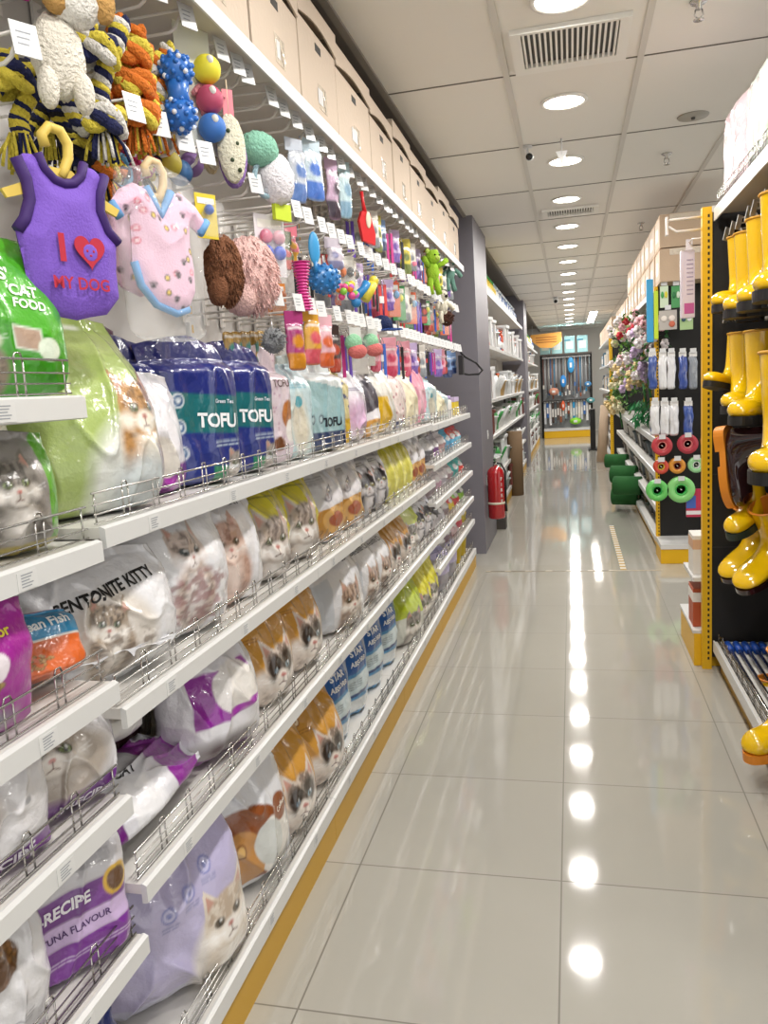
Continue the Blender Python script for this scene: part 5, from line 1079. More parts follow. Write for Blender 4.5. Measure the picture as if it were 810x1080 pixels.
bt(782, 251, .74, 'y', 'yellow rubber boot with black sole, top row, nearest the yellow post', s=1.12, rz=PI+1.0)
bt(791, 247, .73, 'y', 'yellow rubber boot with black sole, top row, second from the yellow post', s=1.2, rz=PI+1.15)
bt(805, 232, .72, 'y', 'yellow rubber boot with black sole, top row, third from the yellow post', s=1.2, rz=PI+1.2)
bt(823, 205, .72, 'y', 'yellow rubber boot with black sole, top row, cut off by the photo edge', s=1.3, rz=PI+1.25)
bt(779, 354, .74, 'y', 'yellow rubber boot tilted outward, middle row, nearest the yellow post', s=.9, ry=-.2, rz=PI+.8)
bt(784, 352, .72, 'y', 'yellow rubber boot with wide opening, middle row, second from the yellow post', s=1.15, rz=PI+1.2)
bt(803, 350, .72, 'y', 'yellow rubber boot, middle row, third from the yellow post', s=1.2, rz=PI+1.05)
bt(826, 372, .70, 'y', 'large yellow rubber boot with black sole at the right photo edge, middle row', s=1.45, rz=PI+1.2)
bt(757, 500, .69, 'b', 'dark brown rubber boot with orange sole facing the aisle, nearest the yellow post', rz=-.5, ry=1.45, s=1.1, anc=(.12, 0, -.25))
bt(777, 506, .68, 'b', 'dark brown rubber boot with orange sole facing the aisle, second from the yellow post', rz=-.6, ry=1.45, s=1.3, anc=(.12, 0, -.25))
bt(778, 552, .68, 'g', 'yellow rubber boot with dark green sole hanging beside the brown boots', rz=PI+.9, ry=.3, s=1.1, anc=T_)
bt(776, 596, .72, 'k', 'yellow rubber boot with brown sole, toe hanging down, lowest on the hooks', rz=PI+.8, ry=.45, s=(1.5, 1.5, .85), anc=T_)
bt(793, 606, .72, 'k', 'yellow rubber boot with brown sole, second of the lowest pair on the hooks', rz=PI+.8, ry=.45, s=(1.5, 1.5, .85), anc=T_)
bt(802, 782, .625, 'o', 'yellow rubber boot leaning over the low shelf at the right photo edge', rz=PI+.75, ry=.12, s=1.2, anc=T_)
bt(814, 716, .80, 'o', 'yellow rubber boot with orange opening standing on the low shelf', rz=PI+.5, s=1.0)
# tools in the low deck: rods with blue and red caps
for i in range(9):
    blue = i < 5; x = RX+.05+i*.038; t = thing('steel_rod_tool', '%s capped rod in the low shelf under the boots, %s from the aisle' % ('blue' if blue else 'red', ordn(i)), 'rod tool', (x, 3.95, .168), 0, 'capped rods in the low shelf')
    MB().tube([(0, 0, 0), (.0, -1.25, .0)], .009 if blue else .014, CHROME if blue else plain('#8f1a28', .35), 10).build('shaft', t)
    MB().tube([(0, 0.0, 0), (0, -.10 if blue else -.03, .0)], .017, plain('#1f4fae' if blue else '#d8d4d0', .35), 12).build('end_cap', t)
# ================================================================== RIGHT SIDE: SECOND GONDOLA
E0 = 6.42
t = thing('end_display_unit', 'yellow framed end display with black panel, socks and tape rolls', 'shelving', (.655, E0, 0))
MB().box((.03, .36, .12), (1.1, .38, 2.16), BLACK).build('back_panel', t)
slotted_post(t, .0, .03, .34, .38, 2.16); slotted_post(t, .62, .65, .34, .38, 2.16)
MB().box((.0, 0, 0), (.65, .36, .115), YEL, bev=.003).build('kick_plinth', t); MB().box((0, -.006, .116), (.65, .36, .155), WHITE, bev=.003).build('base_shelf', t)
EY = E0+.34
def eh(px, py): return at(px, py, Y=E0+.08)
def card_pack(label, cols, px0, px1, py0, py1, cat='hanging card'):
    a = eh(px0, py0); b = eh(px1, py1); w_ = b[0]-a[0]; h_ = a[2]-b[2]; t = thing('display_card', label, cat, ((a[0]+b[0])/2, E0+.08, a[2]))
    MB().box((-w_/2, 0, -h_), (w_/2, .004, 0), plain(cols[0], .45)).build('card', t)
    for i, c in enumerate(cols[1:]):
        m_ = MB(); m_.ell((w_*.22*(-1)**i, -.004, -h_*(.35+.3*(i//2))-.01), (w_*.18, .006, h_*.16), plain(c, .5), 14, 8); m_.build('product', t)
    m_ = MB(); m_.tube([(0, .005, -.004), (0, .25, -.004)], .003, HOOKM, 6); m_.build('hanging_hook', t)
    MB().box((-.022, -.006, .004), (.022, -.003, .038), TAG).build('price_ticket', t); return t
card_pack('small white card with yellow flower shape on the end display', ['#cfe0c4', '#e0d43a', '#4aa85a'], 696, 705, 302, 324); card_pack('small green card beside the yellow flower card', ['#4f9a5e', '#d4e4d0', '#2f7a48'], 708, 718, 302, 324)
card_pack('insole card with two pale soles', ['#bab4ae', '#e8ded6', '#e8ded6', '#c86a50'], 695, 714, 328, 347); card_pack('green card with dark star pattern', ['#a8c48e', '#e4e8e4', '#3a5a6a'], 717, 731, 328, 347)
t = thing('pool_noodle_set', 'tall blue and lime board pack at the corner of the end display', 'foam board'); p = eh(689, 294); t.location = tuple(p)
MB().box((-.05, 0, -.47), (0, .03, 0), plain('#3f9fd0', .4), bev=.006).build('blue_board', t); MB().box((.002, -.005, -.45), (.034, .03, -.09), plain('#c4dc3a', .4), bev=.006).build('lime_board', t)
def sock(label, c, px, py0, py1, w_=.055):
    a = eh(px, py0); b = eh(px, py1); H_ = a[2]-b[2]; t = thing('sock_pack', label, 'sock pack', tuple(a))
    MB().box((-w_*.5, 0, -.03), (w_*.5, .003, .008), plain('#eceae8', .4)).build('header_card', t)
    def ds(P): P.grain(0, 0, 2, 1, '#ffffff', 20, 8, .3, 3)
    o = bag('sock_body', None, None, w_*1.15, H_*.97, .05, ds, c, style='gusset', seed=int(px), N=16, V=24, wr=.006); o.parent = t; o.rotation_euler = (0, 0, -PI/2); o.location = (0, .03, -.02-H_*.97)
    MB().tube([(0, .004, 0), (0, .25, .0)], .003, HOOKM, 6).build('hanging_hook', t)
    MB().box((-.022, -.008, .0), (.022, -.005, .034), TAG).build('price_ticket', t); return t
for i, (px, c, n) in enumerate(((688, '#2f4f9c', 'blue'), (699, '#e8e8ea', 'white'), (708, '#e4e4e8', 'white'), (720, '#2c4a9c', 'blue'), (731, '#8f96a0', 'grey'))): sock('%s wrapped sock pack in the upper row of the end display, %s from the left' % (n, ordn(i)), c, px, 372, 409)
for i, (px, c, n) in enumerate(((691, '#e6e6e8', 'white'), (701, '#e8e8ea', 'white'), (711, '#e4e4e8', 'white'), (726, '#2f4fa0', 'blue'))): sock('%s wrapped sock pack in the lower row of the end display, %s from the left' % (n, ordn(i)), c, px, 424, 458, .06)
def tape_roll(label, px, py, r_px, c1, c2):
    p = eh(px, py); r = r_px/833.3*6.35; t = thing('tape_roll', label, 'tape roll', tuple(p)); M_ = Matrix.Rotation(PI/2, 4, 'X')
    MB().lathe([(r*.42, -.03), (r, -.03), (r, .03), (r*.42, .03), (r*.42, -.03)], plain(c1, .25), 30, M_).build('tape', t)
    MB().lathe([(r*.36, -.032), (r*.44, -.032), (r*.44, .032), (r*.36, .032), (r*.36, -.032)], plain(c2, .4), 24, M_).build('core', t)
    MB().tube([(0, -.04, 0), (0, .27, 0)], .004, HOOKM, 6).build('hanging_hook', t); MB().box((-.024, -.045, r*.7), (.024, -.042, r*.7+.036), TAG).build('price_ticket', t); return t
for l, px, py, r, a, b in (('large red tape roll, left of the upper pair', 698, 470, 10, '#c2434c', '#e0807a'), ('large red tape roll, right of the upper pair', 725, 468, 10, '#b83e4c', '#d87a78'), ('small red tape roll with yellow rim on the middle peg', 697, 492, 7.5, '#d0503c', '#e8c04a'),
                       ('small orange tape roll beside the small red one', 714, 491, 8, '#e0983a', '#8a3a2a'), ('light green tape roll, left of the lowest pair', 693, 517, 11, '#6fd06a', '#2fa84a'), ('large light green tape roll, right of the lowest pair', 718, 516, 13.5, '#8fdc84', '#4ac05a'), ('pale green tape roll half behind the yellow post', 734, 490, 8, '#9fdca0', '#e8f0e8')):
    tape_roll(l, px, py, r, a, b)
t = thing('colour_print_pack', 'pink and blue printed pack hanging beside the yellow post', 'hanging pack', tuple(eh(731, 516))); MB().box((-.05, 0, -.22), (.06, .03, 0), plain('#c83a5a', .35), bev=.004).build('pack_body', t); MB().box((-.051, -.002, -.15), (.02, .0, -.05), plain('#4a6ac0')).build('blue_print', t); MB().box((-.052, -.003, -.2), (.061, -.001, -.17), plain('#f0e8ec')).build('white_print', t)
t = thing('lilac_hanging_pack', 'tall lilac and white pack hanging left of the yellow post top', 'hanging pack', (.575, 4.2, 2.06)); MB().box((-.045, -.01, -.32), (.02, .03, 0), plain('#d8cfe0', .25, coat=.6), bev=.006).build('pack_body', t); MB().box((-.03, -.0115, -.30), (.015, -.0102, -.25), plain('#c05a9a')).build('pink_print', t)
m_ = MB()
for i in range(9): m_.box((-.018, -.0115, -.05-i*.02), (.012, -.0102, -.044-i*.02), plain('#a59ab4'))
m_.build('fine_print', t); MB().box((-.02, -.004, 0), (.01, .0, .05), plain('#e4e0e8')).build('header_card', t); MB().tube([(-.005, 0, .035), (-.005, -.10, .035), (.045, -.10, .035)], .004, HOOKM, 6).build('hanging_hook', t)
# aisle side of this gondola: shelves, flowers, rolls
GY0, GY1, GX = E0+.40, 12.6, .66
for i, (a, b) in enumerate(((GY0, 8.0), (8.0, 9.2), (9.2, 10.4), (10.4, 11.6), (11.6, 12.6))):
    t = thing('gondola_shelving_bay', 'right hand shelving bay past the end display, %s along the aisle' % ordn(i), 'shelving', (GX, b, 0), PI); L = b-a
    MB().box((-.44, .01, .1), (-.42, L-.01, 2.14), BLACK).build('back_panel', t); m_ = MB(); m_.box((-.45, -.018, 0), (-.40, .018, 2.16), YEL); m_.build('upright', t)
    for z in (.40, .68, .96): shelf_part(t, 0, L, z, .42, ticket=False, guard=False, lip=.06)
    shelf_part(t, 0, L, .13, .42, 'base_shelf', ticket=False, guard=False, lip=.05); MB().box((-.04, 0, 0), (-.03, L, .085), YEL).build('kick_plate', t)
    m_ = MB(); m_.box((-.42, .001, 2.13), (-.006, L-.001, 2.15), WHITE); m_.box((-.006, .001, 2.11), (0, L-.001, 2.16), WHITE); m_.build('canopy_shelf', t)
rg = random.Random(31)
k = 0
for a, b, lay in ((GY0-.36, 9.9, 2), (10.0, 12.6, 1)):
    for q in range(lay):
        y = a; 
        while y < b-.2:
            L = .42; t = thing('brown_carton', 'brown carton on the right gondola top, %s layer, %s along%s' % (('lower', 'upper')[q], ordn(int((y-a)/.42)), ', past the gap' if a > 9 else ''), 'cardboard box', (GX+.235, y+L/2, 2.162+q*.247), rg.uniform(-.02, .02), 'cartons on the right gondola top')
            MB().box((-.22, -L/2+.01, 0), (.22, L/2-.01, .24), CARTON, bev=.003).build('box_body', t); MB().box((-.2215, -L/2+.03, .02), (-.2202, L/2-.03, .22), CARTONW).build('pale_end_print', t); MB().box((-.223, -.07, .07), (-.2216, .09, .16), TAG).build('label_sticker', t)
            MB().box((-.15, -L/2+.0075, .19), (.15, -L/2+.0095, .235), TAPE).build('tape', t)
            y += L+.01; k += 1
t = thing('brown_carton', 'taller brown carton standing in the gap of the right gondola top', 'cardboard box', (GX+.2, 10.2, 2.41)); MB().box((-.16, -.15, 0), (.2, .2, .26), CARTON, bev=.003).build('box_body', t); MB().box((-.162, -.12, .02), (-.1605, .17, .22), CARTONW).build('pale_end_print', t)
FL = [plain(c, .7) for c in ('#e8dfe0', '#e8cf9a', '#cdb6d8', '#e6b4bc', '#c83a44', '#f0e8c4')]; LEAF = plain('#5f8f3a', .6); LEAFD = plain('#2f6a34', .6)
def bouquet(loc, label, cols, seed, n=20, R=.21, leaf=LEAF, h=.3):
    rg = random.Random(seed); t = thing('artificial_flowers', label, 'artificial flowers', loc); m_ = MB()
    for i in range(90):
        a = rg.uniform(0, 2*PI); q = R*rg.uniform(.3, 1.1); z = rg.uniform(-h*.5, h*.5); p0 = Vector((q*math.cos(a)*.7, q*math.sin(a), z)); d = Vector((rg.uniform(-1, 1), rg.uniform(-1, 1), rg.uniform(-.6, .9))).normalized()*.06; s = d.cross(Vector((0, 0, 1))).normalized()*.018
        m_.add([tuple(p0), tuple(p0+d*.5+s), tuple(p0+d), tuple(p0+d*.5-s)], [(0, 1, 2, 3)], leaf)
    m_.build('leaves', t); MB().tube([(0.02, 0, -h*.2), (.05, 0, -h)], .012, LEAFD, 8).build('stem', t)
    for i in range(n):
        a = rg.uniform(0, 2*PI); q = R*math.sqrt(rg.random()); c = (q*math.cos(a)*.7-.03, q*math.sin(a), rg.uniform(-h*.35, h*.45)); m_ = MB()
        mt = FL[cols[i % len(cols)]]
        for k in range(6): b = k*PI/3; m_.ell((c[0]+.02*math.cos(b), c[1]+.026*math.cos(b), c[2]+.026*math.sin(b)), (.019, .019, .019), mt, 8, 5)
        m_.ell((c[0]-.008, c[1], c[2]), (.008, .009, .009), FL[5], 8, 5); m_.build('blossom', t)
    return t
for i, (px, py, cols, lf) in enumerate(((672, 345, [4, 3, 0], LEAF), (660, 352, [0, 5], LEAF), (684, 365, [0, 0, 2], LEAFD), (670, 378, [0, 3], LEAF), (662, 385, [1, 0], LEAF), (680, 385, [2, 0], LEAF), (676, 398, [2, 1], LEAF), (657, 398, [1, 5], LEAF), (652, 428, [1, 1, 5], LEAF), (690, 350, [0, 3], LEAFD))):
    p = at(px, py, X=.62 if px < 665 else .66)
    bouquet((p[0], p[1], p[2]), 'artificial flowers in %s hanging on the right gondola, %s from the top' % (('red and pink', 'cream', 'white', 'pink and white', 'yellow and white', 'lilac and white', 'lilac and yellow', 'yellow', 'bright yellow', 'pale pink')[i], ordn(i)), cols, i, leaf=lf)
def foliage(loc, label, c, R, n, seed, cat='artificial plant', up=1):
    rg = random.Random(seed); t = thing('artificial_foliage', label, cat, loc); m_ = MB()
    for i in range(n):
        p0 = Vector((rg.uniform(-R[0], R[0]), rg.uniform(-R[1], R[1]), rg.uniform(-R[2], R[2]))); d = Vector((rg.uniform(-1, 1), rg.uniform(-1, 1), -up*rg.uniform(.2, 1.3))).normalized()*.11; s = d.cross(Vector((.3, 0, 1))).normalized()*.012
        m_.add([tuple(p0), tuple(p0+d*.5+s), tuple(p0+d), tuple(p0+d*.5-s)], [(0, 1, 2, 3)], plain(c, .6))
    m_.build('leaves', t); MB().tube([(0, 0, R[2]), (0, 0, -R[2])], .01, LEAFD, 6).build('stem', t); return t
foliage(tuple(at(650, 400, X=.66)), 'long trailing green foliage hanging from the right gondola', '#4f7a38', (.08, .2, .35), 260, 3)
foliage(tuple(at(678, 432, X=.70)), 'bright emerald green plastic foliage above the white shelves', '#1f7f44', (.1, .25, .1), 160, 4)
t = thing('blue_storage_box', 'small blue box under the emerald foliage', 'box', (.80, 7.55, .962)); MB().box((-.1, -.12, 0), (.1, .12, .06), plain('#2f5fb0', .4), bev=.004).build('box_body', t); MB().box((-.104, -.124, .06), (.104, .124, .075), plain('#e4e6ea')).build('lid', t)
# goods on those shelves
k = 0
for z in (.13, .40, .68):
    y = GY0+.2
    while y < 12.3:
        c = rg.choice(['#3a3835', '#d8d4cc', '#5a4f44', '#2f5a3a', '#b8b4ae', '#8a7a5a', '#47525a']); h_ = rg.uniform(.13, .2); w_ = rg.uniform(.12, .26); n_ = {'#3a3835': 'charcoal', '#d8d4cc': 'white', '#5a4f44': 'brown', '#2f5a3a': 'green', '#b8b4ae': 'grey', '#8a7a5a': 'tan', '#47525a': 'slate'}[c]
        t = thing('garden_pot', '%s pot on the %s shelf of the right gondola, %s along' % (n_, {.13: 'bottom', .40: 'second', .68: 'third'}[z], ordn(k % 40)), 'plant pot', (GX+.15, y, z+.001), 0, 'pots on the right gondola shelves'); r = min(w_/2, .1)
        MB().lathe([(.0001, 0), (r*.7, 0), (r, h_), (r*1.07, h_), (r*1.07, h_-.02), (r*.9, h_-.02), (.0001, h_*.8)], plain(c, .5), 16).build('pot_body', t); y += w_+.06; k += 1
# turf rolls and odds at the gondola's foot
for i, (px, py, r) in enumerate(((652, 486, .09), (660, 500, .10), (664, 512, .1), (662, 523, .1))):
    p = at(px, py, X=.58); t = thing('turf_roll', 'dark green artificial turf roll beside the right gondola foot, %s from the far end' % ordn(i), 'turf roll', (.56, p[1], max(r, p[2])), 0); M_ = Matrix.Rotation(PI/2, 4, 'Y') @ Matrix.Rotation(.35, 4, 'X')
    MB().lathe([(r*.25, -.14), (r, -.14), (r, .14), (r*.25, .14), (r*.25, -.14)], mat('turf_green', '#2d6a34', .95, bump=1., bscale=120), 22, M_).build('rolled_turf', t); MB().lathe([(r*.2, -.142), (r*.27, -.142), (r*.27, .142), (r*.2, .142)], plain('#b8a888'), 16, M_).build('core', t)
# third gondola further on
t = thing('end_display_unit', 'far yellow post end unit with boxes beyond the flower gondola', 'shelving', (.62, 13.3, 0))
slotted_post(t, -.02, .03, 0, .05, 2.1); MB().box((.03, .02, .1), (1., .05, 2.1), BLACK).build('back_panel', t); MB().box((0.0, -.3, 0), (.8, .0, .12), YEL, bev=.004).build('kick_plinth', t); MB().box((0, -.305, .121), (.8, 0, .16), WHITE).build('base_shelf', t)
for i in range(4):
    t = thing('gondola_shelving_bay', 'distant right hand shelving bay, %s beyond the far yellow post' % ordn(i), 'shelving', (.62, 14.6+i*1.3, 0), PI); L = 1.25
    MB().box((-.44, .01, .1), (-.42, L-.01, 2.1), PANEL).build('back_panel', t)
    for z in (.45, .85, 1.25, 1.7): shelf_part(t, 0, L, z, .40, ticket=False, guard=False)
    shelf_part(t, 0, L, .14, .42, 'base_shelf', ticket=False, guard=False); MB().box((-.02, 0, 0), (-.01, L, .095), YEL).build('kick_plate', t)
    m_ = MB(); m_.box((-.42, 0, 2.1), (0, L, 2.13), WHITE); m_.build('canopy_shelf', t)
    for j, z in enumerate((.141, .451, .851, 1.251, 1.701)):
        for q in range(3):
            c = rg.choice(['#cfd6dc', '#8fa6b8', '#e4e0d8', '#3a4a5a', '#b8a890', '#5a7a8a', '#d0b8a0']); t2 = thing('product_box', 'boxed goods on distant right shelf %s up, bay %s, place %s' % (ordn(j), ordn(i), ordn(q)), 'box', (.78, 14.6+i*1.3-.22-q*.4, z), rg.uniform(-.1, .1), 'boxed goods on the distant right shelves')
            h_ = rg.uniform(.2, .3); MB().box((-.1, -.15, 0), (.1, .15, h_), plain(c, .5), bev=.004).build('box_body', t2); MB().box((-.1015, -.1, h_*.3), (-.1002, .1, h_*.75), plain('#f0ece6')).build('printed_label', t2)
    for q in range(3):
        t2 = thing('brown_carton', 'distant brown carton on the right gondola top, bay %s, place %s' % (ordn(i), ordn(q)), 'cardboard box', (.80, 14.6+i*1.3-.22-q*.4, 2.131), 0, 'distant cartons on the right'); MB().box((-.15, -.19, 0), (.15, .19, .3), CARTON, bev=.004).build('box_body', t2); MB().box((-.1515, -.14, .03), (-.1502, .14, .26), CARTONW).build('pale_end_print', t2)
p = at(633, 487, Z=0); t = thing('cardboard_tube_roll', 'tall tan paper roll leaning beside the far right shelving', 'paper roll', (p[0]+.02, p[1], 0)); t.rotation_euler = (-.02, .09, 0); MB().lathe([(.02, 0), (.085, 0), (.085, 1.0), (.02, 1.0), (.02, 0)], CARTON, 22).build('paper_roll', t); MB().lathe([(.017, -.001), (.024, -.001), (.024, 1.002), (.017, 1.002)], plain('#6a5540'), 14).build('core', t)
t = thing('black_display_stand', 'tall black display stand beside the leaning paper roll', 'display stand', (.42, 17.2, 0)); MB().box((-.05, -.2, 0), (.05, .2, .85), BLACK, bev=.01).build('stand_body', t); MB().box((-.1, -.25, 0), (.1, .25, .03), plain('#222222')).build('foot', t)
# ================================================================== LEFT SIDE BEYOND THE PILLAR
t = thing('fire_extinguisher', 'red fire extinguisher hanging on the grey pillar', 'fire extinguisher', (-.767+.085, 7.12, .28))
REDP = mat('extinguisher_red', '#b01a20', .18, coat=.8)
MB().lathe([(.0001, 0), (.07, .0), (.077, .012), (.077, .40), (.07, .435), (.045, .462), (.02, .475), (.0001, .475)], REDP, 30).build('cylinder', t)
MB().lathe([(.0001, .475), (.02, .475), (.02, .51), (.0001, .51)], CHROME, 16).build('valve', t)
m_ = MB(); m_.box((-.01, -.06, .505), (.01, .03, .515), plain('#1a1a1a')); m_.box((-.01, -.065, .53), (.01, .02, .54), plain('#1a1a1a')); m_.build('lever', t)
MB().tube([(.0, .02, .50), (.05, .04, .49), (.085, .02, .42), (.086, 0, .25), (.085, 0, .13)], .009, plain('#161616', .5), 8).build('hose', t); MB().tube([(.085, 0, .14), (.085, 0, .06)], [.009, .014], plain('#161616', .5), 10).build('nozzle', t)
m_ = MB()
for i in range(5): flat_text(m_, 'FIRE'[i % 4], .04, (.055, -.055, .36-i*.05), (.7, .7, 0), (0, 0, 1), plain('#f0e8e4'), .02)
m_.build('white_lettering', t); MB().lathe([(.0772, .13), (.0785, .13), (.0785, .15), (.0772, .15)], plain('#e6dcc8'), 30).build('label_band', t)
MB().box((-.085, -.03, .30), (-.07, .03, .40), CHROME).build('wall_bracket', t)
t = thing('wall_switch', 'small white plate on the grey pillar side', 'wall plate', (-.7668, 7.4, 1.02)); MB().box((0, -.03, -.04), (.006, .03, .04), TAG, bev=.002).build('plate', t); MB().box((.006, -.01, -.012), (.009, .01, .012), RING).build('button', t)
CD = (.50, .95, 1.33, 1.88)
cbays = [(7.98, 9.2), (9.2, 10.4), (10.4, 11.6), (11.6, 12.9), (12.9, 14.15)]
for i, (a, b) in enumerate(cbays):
    bay('left shelving bay of white housewares beyond the grey pillar, %s along' % ordn(i), a, b, [(z, False) for z in CD], canopy=2.42, panel_h=2.44)
for i, (a, b) in enumerate(((15.15, 16.4), (16.4, 17.7), (17.7, 19.0), (19.0, 20.4))):
    bay('left shelving bay beyond the second pillar, %s along' % ordn(i), a, b, [(z, False) for z in CD], canopy=2.2, panel_h=2.25)
WP = plain('#e9ebec', .35); rg = random.Random(41)
def stool(h=.28, c=WP):
    t = thing('plastic_stool', '', 'plastic stool'); MB().box((-.10, -.10, h-.03), (.10, .10, h), c, bev=.008).build('seat', t)
    for a in (-1, 1):
        for b in (-1, 1): MB().prism([(b*.06, h-.03), (b*.095, h-.03), (b*.12, 0), (b*.09, 0)], a*.075-.012+0, a*.075+.012, c, 'x').build('leg', t)
    return t
def tubw(c=WP, r=.11, h=.16):
    t = thing('plastic_basin', '', 'basin'); MB().lathe([(.0001, 0), (r*.75, 0), (r, h), (r*1.08, h), (r*1.08, h-.012), (r*.95, h-.012), (r*.72, .01), (.0001, .01)], c, 22).build('tub', t); MB().tube([(0, -r, h-.005), (.03, -r*.6, h+.06), (.03, r*.6, h+.06), (0, r, h-.005)], .004, c, 6).build('handle', t); return t
def can(c, h=.2):
    t = thing('watering_can', '', 'watering can'); MB().lathe([(.0001, 0), (.07, 0), (.075, h*.7), (.05, h), (.0001, h*.96)], c, 18).build('can_body', t); MB().tube([(.05, 0, .05), (.11, 0, h*.8), (.13, 0, h)], .012, c, 8).build('spout', t); MB().tube([(-.05, 0, h*.3), (-.10, 0, h*.6), (-.05, 0, h*.95)], .008, c, 8).build('handle', t); return t
def bottle(c, c2):
    t = thing('cleaner_bottle', '', 'bottle'); MB().lathe([(.0001, 0), (.042, 0), (.045, .02), (.045, .16), (.018, .2), (.018, .22), (.0001, .22)], c, 16).build('bottle_body', t); MB().lathe([(.0001, .22), (.02, .22), (.02, .25), (.0001, .25)], c2, 12).build('cap', t); MB().lathe([(.0456, .05), (.0462, .05), (.0462, .12), (.0456, .12)], plain('#f0f0f0'), 16).build('label_band', t); return t
P_ = {'white stool': stool(), 'brown stool': stool(.22, plain('#6a2f24', .5)), 'white basin': tubw(), 'grey basin': tubw(plain('#9aa4a4', .4), .12, .12), 'white can': can(WP), 'green can': can(plain('#3f9a4e', .4)), 'tan basin': tubw(plain('#c9a46a', .5)),
      'orange bottle': bottle(plain('#d8542a', .3), plain('#d8542a')), 'blue bottle': bottle(plain('#2a5a9a', .3), WP), 'yellow bottle': bottle(plain('#e6c830', .3), plain('#3a9a4a')), 'pale bottle': bottle(WP, plain('#9fb8c8'))}
used_ = set(); cnt = {}
def put_item(k, x, y, z, where, s=1.):
    n = cnt.get((k, where), 0); cnt[(k, where)] = n+1; lb = '%s on the %s, %s from the camera' % (k, where, ordn(n))
    o = P_[k]
    if k in used_: o = dup(o, (x, y, z), (0, 0, rg.uniform(-.4, .4)), s, lb)
    else: o.location = (x, y, z); o.scale = (s,)*3; o['label'] = lb; used_.add(k)
    o['group'] = 'housewares on the %s' % where
for z, nm, opts, hmax in ((.155, 'bottom shelf past the pillar', ['white stool', 'white can', 'grey basin', 'brown stool'], .3), (.501, 'second shelf past the pillar', ['white stool', 'white basin', 'grey basin', 'white can', 'green can'], .4), (.951, 'third shelf past the pillar', ['white basin', 'brown stool', 'white can', 'green can', 'white stool'], .35),
                          (1.331, 'fourth shelf past the pillar', ['white can', 'white basin', 'tan basin', 'orange bottle', 'white stool'], .5), (1.881, 'fifth shelf past the pillar', ['white basin', 'blue bottle', 'white stool', 'orange bottle', 'pale bottle'], .5), (2.421, 'top shelf past the pillar', ['yellow bottle', 'yellow bottle', 'blue bottle', 'pale bottle', 'yellow bottle'], .4)):
    y = 8.15
    while y < 14.0:
        if z > 2.4: k = 'pale bottle' if y < 8.3 else 'yellow bottle' if y < 10.2 else rg.choice(['blue bottle', 'pale bottle', 'blue bottle'])
        else: k = rg.choice(opts)
        put_item(k, XF-.13, y, z, nm, rg.uniform(1.05, 1.3) if z < 2.4 else 1.2); y += .27 if 'bottle' not in k else .15
    y = 15.35
    while y < 20.2:
        zz = z if z < 2.4 else 2.201
        put_item(rg.choice(opts), XF-.13, y, zz, nm.replace('past the pillar', 'past the second pillar'), 1.25); y += .36
t = thing('tall_white_tower', 'tall white plastic tower unit at the near end of the shelves past the pillar', 'storage tower', (XF+.08, 8.12, .0)); 
MB().box((-.07, -.06, .0), (.03, .1, .36), plain('#4a4644', .5), bev=.005).build('dark_base', t); MB().box((-.07, -.06, .36), (.03, .1, .60), WP, bev=.01).build('white_top', t)
t = thing('cardboard_post', 'brown cardboard post standing on the bottom shelf past the pillar', 'cardboard roll', (XF+.05, 10.6, 0)); MB().lathe([(.02, 0), (.10, 0), (.10, .85), (.02, .85), (.02, 0)], plain('#7a6248', .8), 18).build('paper_roll', t); MB().lathe([(.016, -.001), (.022, -.001), (.022, .852), (.016, .852)], plain('#54402c'), 12).build('core', t)
# ================================================================== FAR END DISPLAY
FY = 21.6
t = thing('end_wall_display', 'far end wall display with yellow base and black frame closing the aisle', 'shelving', (-.09, FY, 0))
MB().box((-.66, 0, .1), (.62, .03, 2.15), plain('#9a9c9e', .5)).build('back_panel', t)
for x in (-.66, .60): MB().box((x-.03, -.05, 0), (x+.03, .03, 2.15), BLACK).build('upright', t)
MB().box((-.62, -.5, 0), (.58, 0, .18), YEL, bev=.01).build('kick_plinth', t); MB().box((-.62, -.51, .181), (.58, 0, .24), WHITE).build('base_shelf', t); MB().box((-.66, -.3, 2.12), (.62, 0, 2.16), plain('#5a5450')).build('top_shelf', t); MB().box((-.64, -.3, .94), (.60, 0, .97), plain('#3a3836')).build('middle_rail', t)
rc = ['#8a4a34', '#c8ccd0', '#5a4a42', '#d8d4cc', '#3a6ab0', '#9a5a3a', '#2f9ad0', '#e8e8ea', '#7a7a7c', '#b8bcc0', '#4a3a34', '#8fa0a8', '#e6d8c8', '#5f6a70']
rn_ = {'#8a4a34': 'brown', '#c8ccd0': 'silver', '#5a4a42': 'dark brown', '#d8d4cc': 'cream', '#3a6ab0': 'blue', '#9a5a3a': 'copper', '#2f9ad0': 'sky blue', '#e8e8ea': 'white', '#7a7a7c': 'grey', '#b8bcc0': 'pale grey', '#4a3a34': 'umber', '#8fa0a8': 'slate', '#e6d8c8': 'beige', '#5f6a70': 'steel'}
for i in range(26):
    c = rc[i % 14]; x = -.70+i*.047; h_ = rg.uniform(.55, .95); t = thing('hanging_brush', '%s handled brush on the upper far display, %s from left' % (rn_[c], ordn(i)), 'brush', (x, FY-.12-.03*(i % 3), 2.05), 0, 'brushes on the far display')
    MB().tube([(0, 0, 0), (0, 0, -h_)], .010, plain(c, .4), 6).build('handle', t); MB().box((-.02, -.02, -h_-.1), (.02, .02, -h_), plain(rc[(i*5+3) % 14], .6), bev=.004).build('bristle_head', t); MB().box((-.02, -.03, .0), (.02, -.027, .04), TAG).build('price_ticket', t)
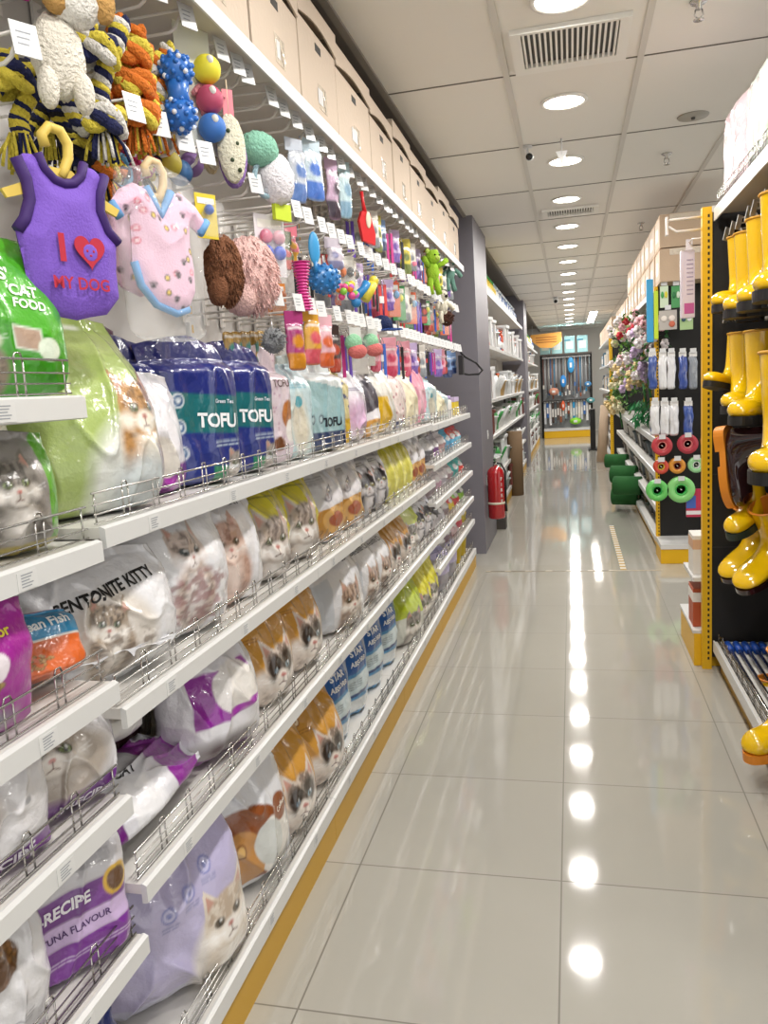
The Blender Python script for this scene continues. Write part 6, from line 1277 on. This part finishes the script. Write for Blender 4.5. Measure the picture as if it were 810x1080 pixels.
for i in range(18):
    c = rc[(i*3+1) % 14]; x = -.68+i*.067; h_ = rg.uniform(.3, .6); t = thing('hanging_pack', '%s pack hanging in the lower row of the far display, %s from left' % (rn_[c], ordn(i)), 'hanging pack', (x, FY-.2-.03*(i % 2), .9), 0, 'packs on the far display')
    MB().box((-.028, -.02, -h_), (.028, .02, 0), plain(c, .4), bev=.006).build('pack_body', t); MB().box((-.02, -.022, -h_*.7), (.02, -.0205, -h_*.3), plain('#e8e4e0')).build('printed_label', t); MB().box((-.02, -.03, .01), (.02, -.027, .05), TAG).build('price_ticket', t)
for nm, c, px, py, r, l in (('round_brush', '#c88a74', 584, 413, (.13, .05, .10), 'large dusty pink round duster on the far display'), ('dust_pan', '#8fdc3a', 607, 444, (.15, .12, .09), 'lime green tub standing on the far display base'), ('blue_pack', '#2f8fe0', 594, 402, (.08, .04, .16), 'bright blue pack in the middle of the far display'), ('blue_pack', '#3a9ad8', 602, 385, (.09, .04, .2), 'sky blue pack near the top of the far display'),
                          ('orange_pack', '#e8653a', 594, 428, (.05, .03, .13), 'orange pack in the lower half of the far display'), ('teal_pan', '#5a9aa0', 623, 422, (.11, .04, .07), 'teal dust pan on the right of the far display'), ('blue_heart_sponge', '#4a8ac0', 620, 405, (.09, .03, .07), 'blue sponge on the right of the far display')):
    p = at(px, py, Y=FY-.3); t = thing(nm, l, 'household item', tuple(p)); MB().ell((0, 0, 0), r, plain(c, .5), 16, 10).build('item_body', t); MB().box((-r[0]*.3, -r[1]-.004, -r[2]*.3), (r[0]*.3, -r[1]+.004, r[2]*.3), plain('#f0f0ee')).build('printed_label', t)
for i, x in enumerate((-.6, -.3, .02, .34)):
    t = thing('aqua_storage_box', 'pale aqua boxed item on top of the far display, %s from the left' % ordn(i), 'box', (-.09+x+.06, FY-.15, 2.162), 0, 'aqua boxes on the far display'); MB().box((-.13, -.12, 0), (.13, .12, .42), plain('#a8dce4', .4), bev=.01).build('box_body', t); MB().box((-.09, -.122, .1), (.09, -.1205, .3), plain('#e6f4f4')).build('printed_label', t); MB().box((-.13, -.13, .3), (.02, -.1205, .34), plain('#4aa0c0')).build('blue_band', t)
t = thing('hanging_orange_sign', 'orange pointed sign hanging under the ceiling at the far left', 'hanging sign', (-.62, 20.8, 2.30)); MB().prism([(-.35, .35), (.42, .38), (.42, .15), (.18, 0), (-.12, .02), (-.35, .22)], -.01, .01, plain('#dfa04a', .5), 'y').build('sign_board', t)
m_ = MB()
for q in range(3): m_.box((-.22, -.013, .14+q*.06), (.3, -.0115, .16+q*.06), plain('#9a5a1e'))
m_.build('printed_lines', t)
for x in (-.3, .3): MB().tube([(x, 0, .34), (x, 0, .57)], .004, WHITE, 6).build('hanging_wire', t)
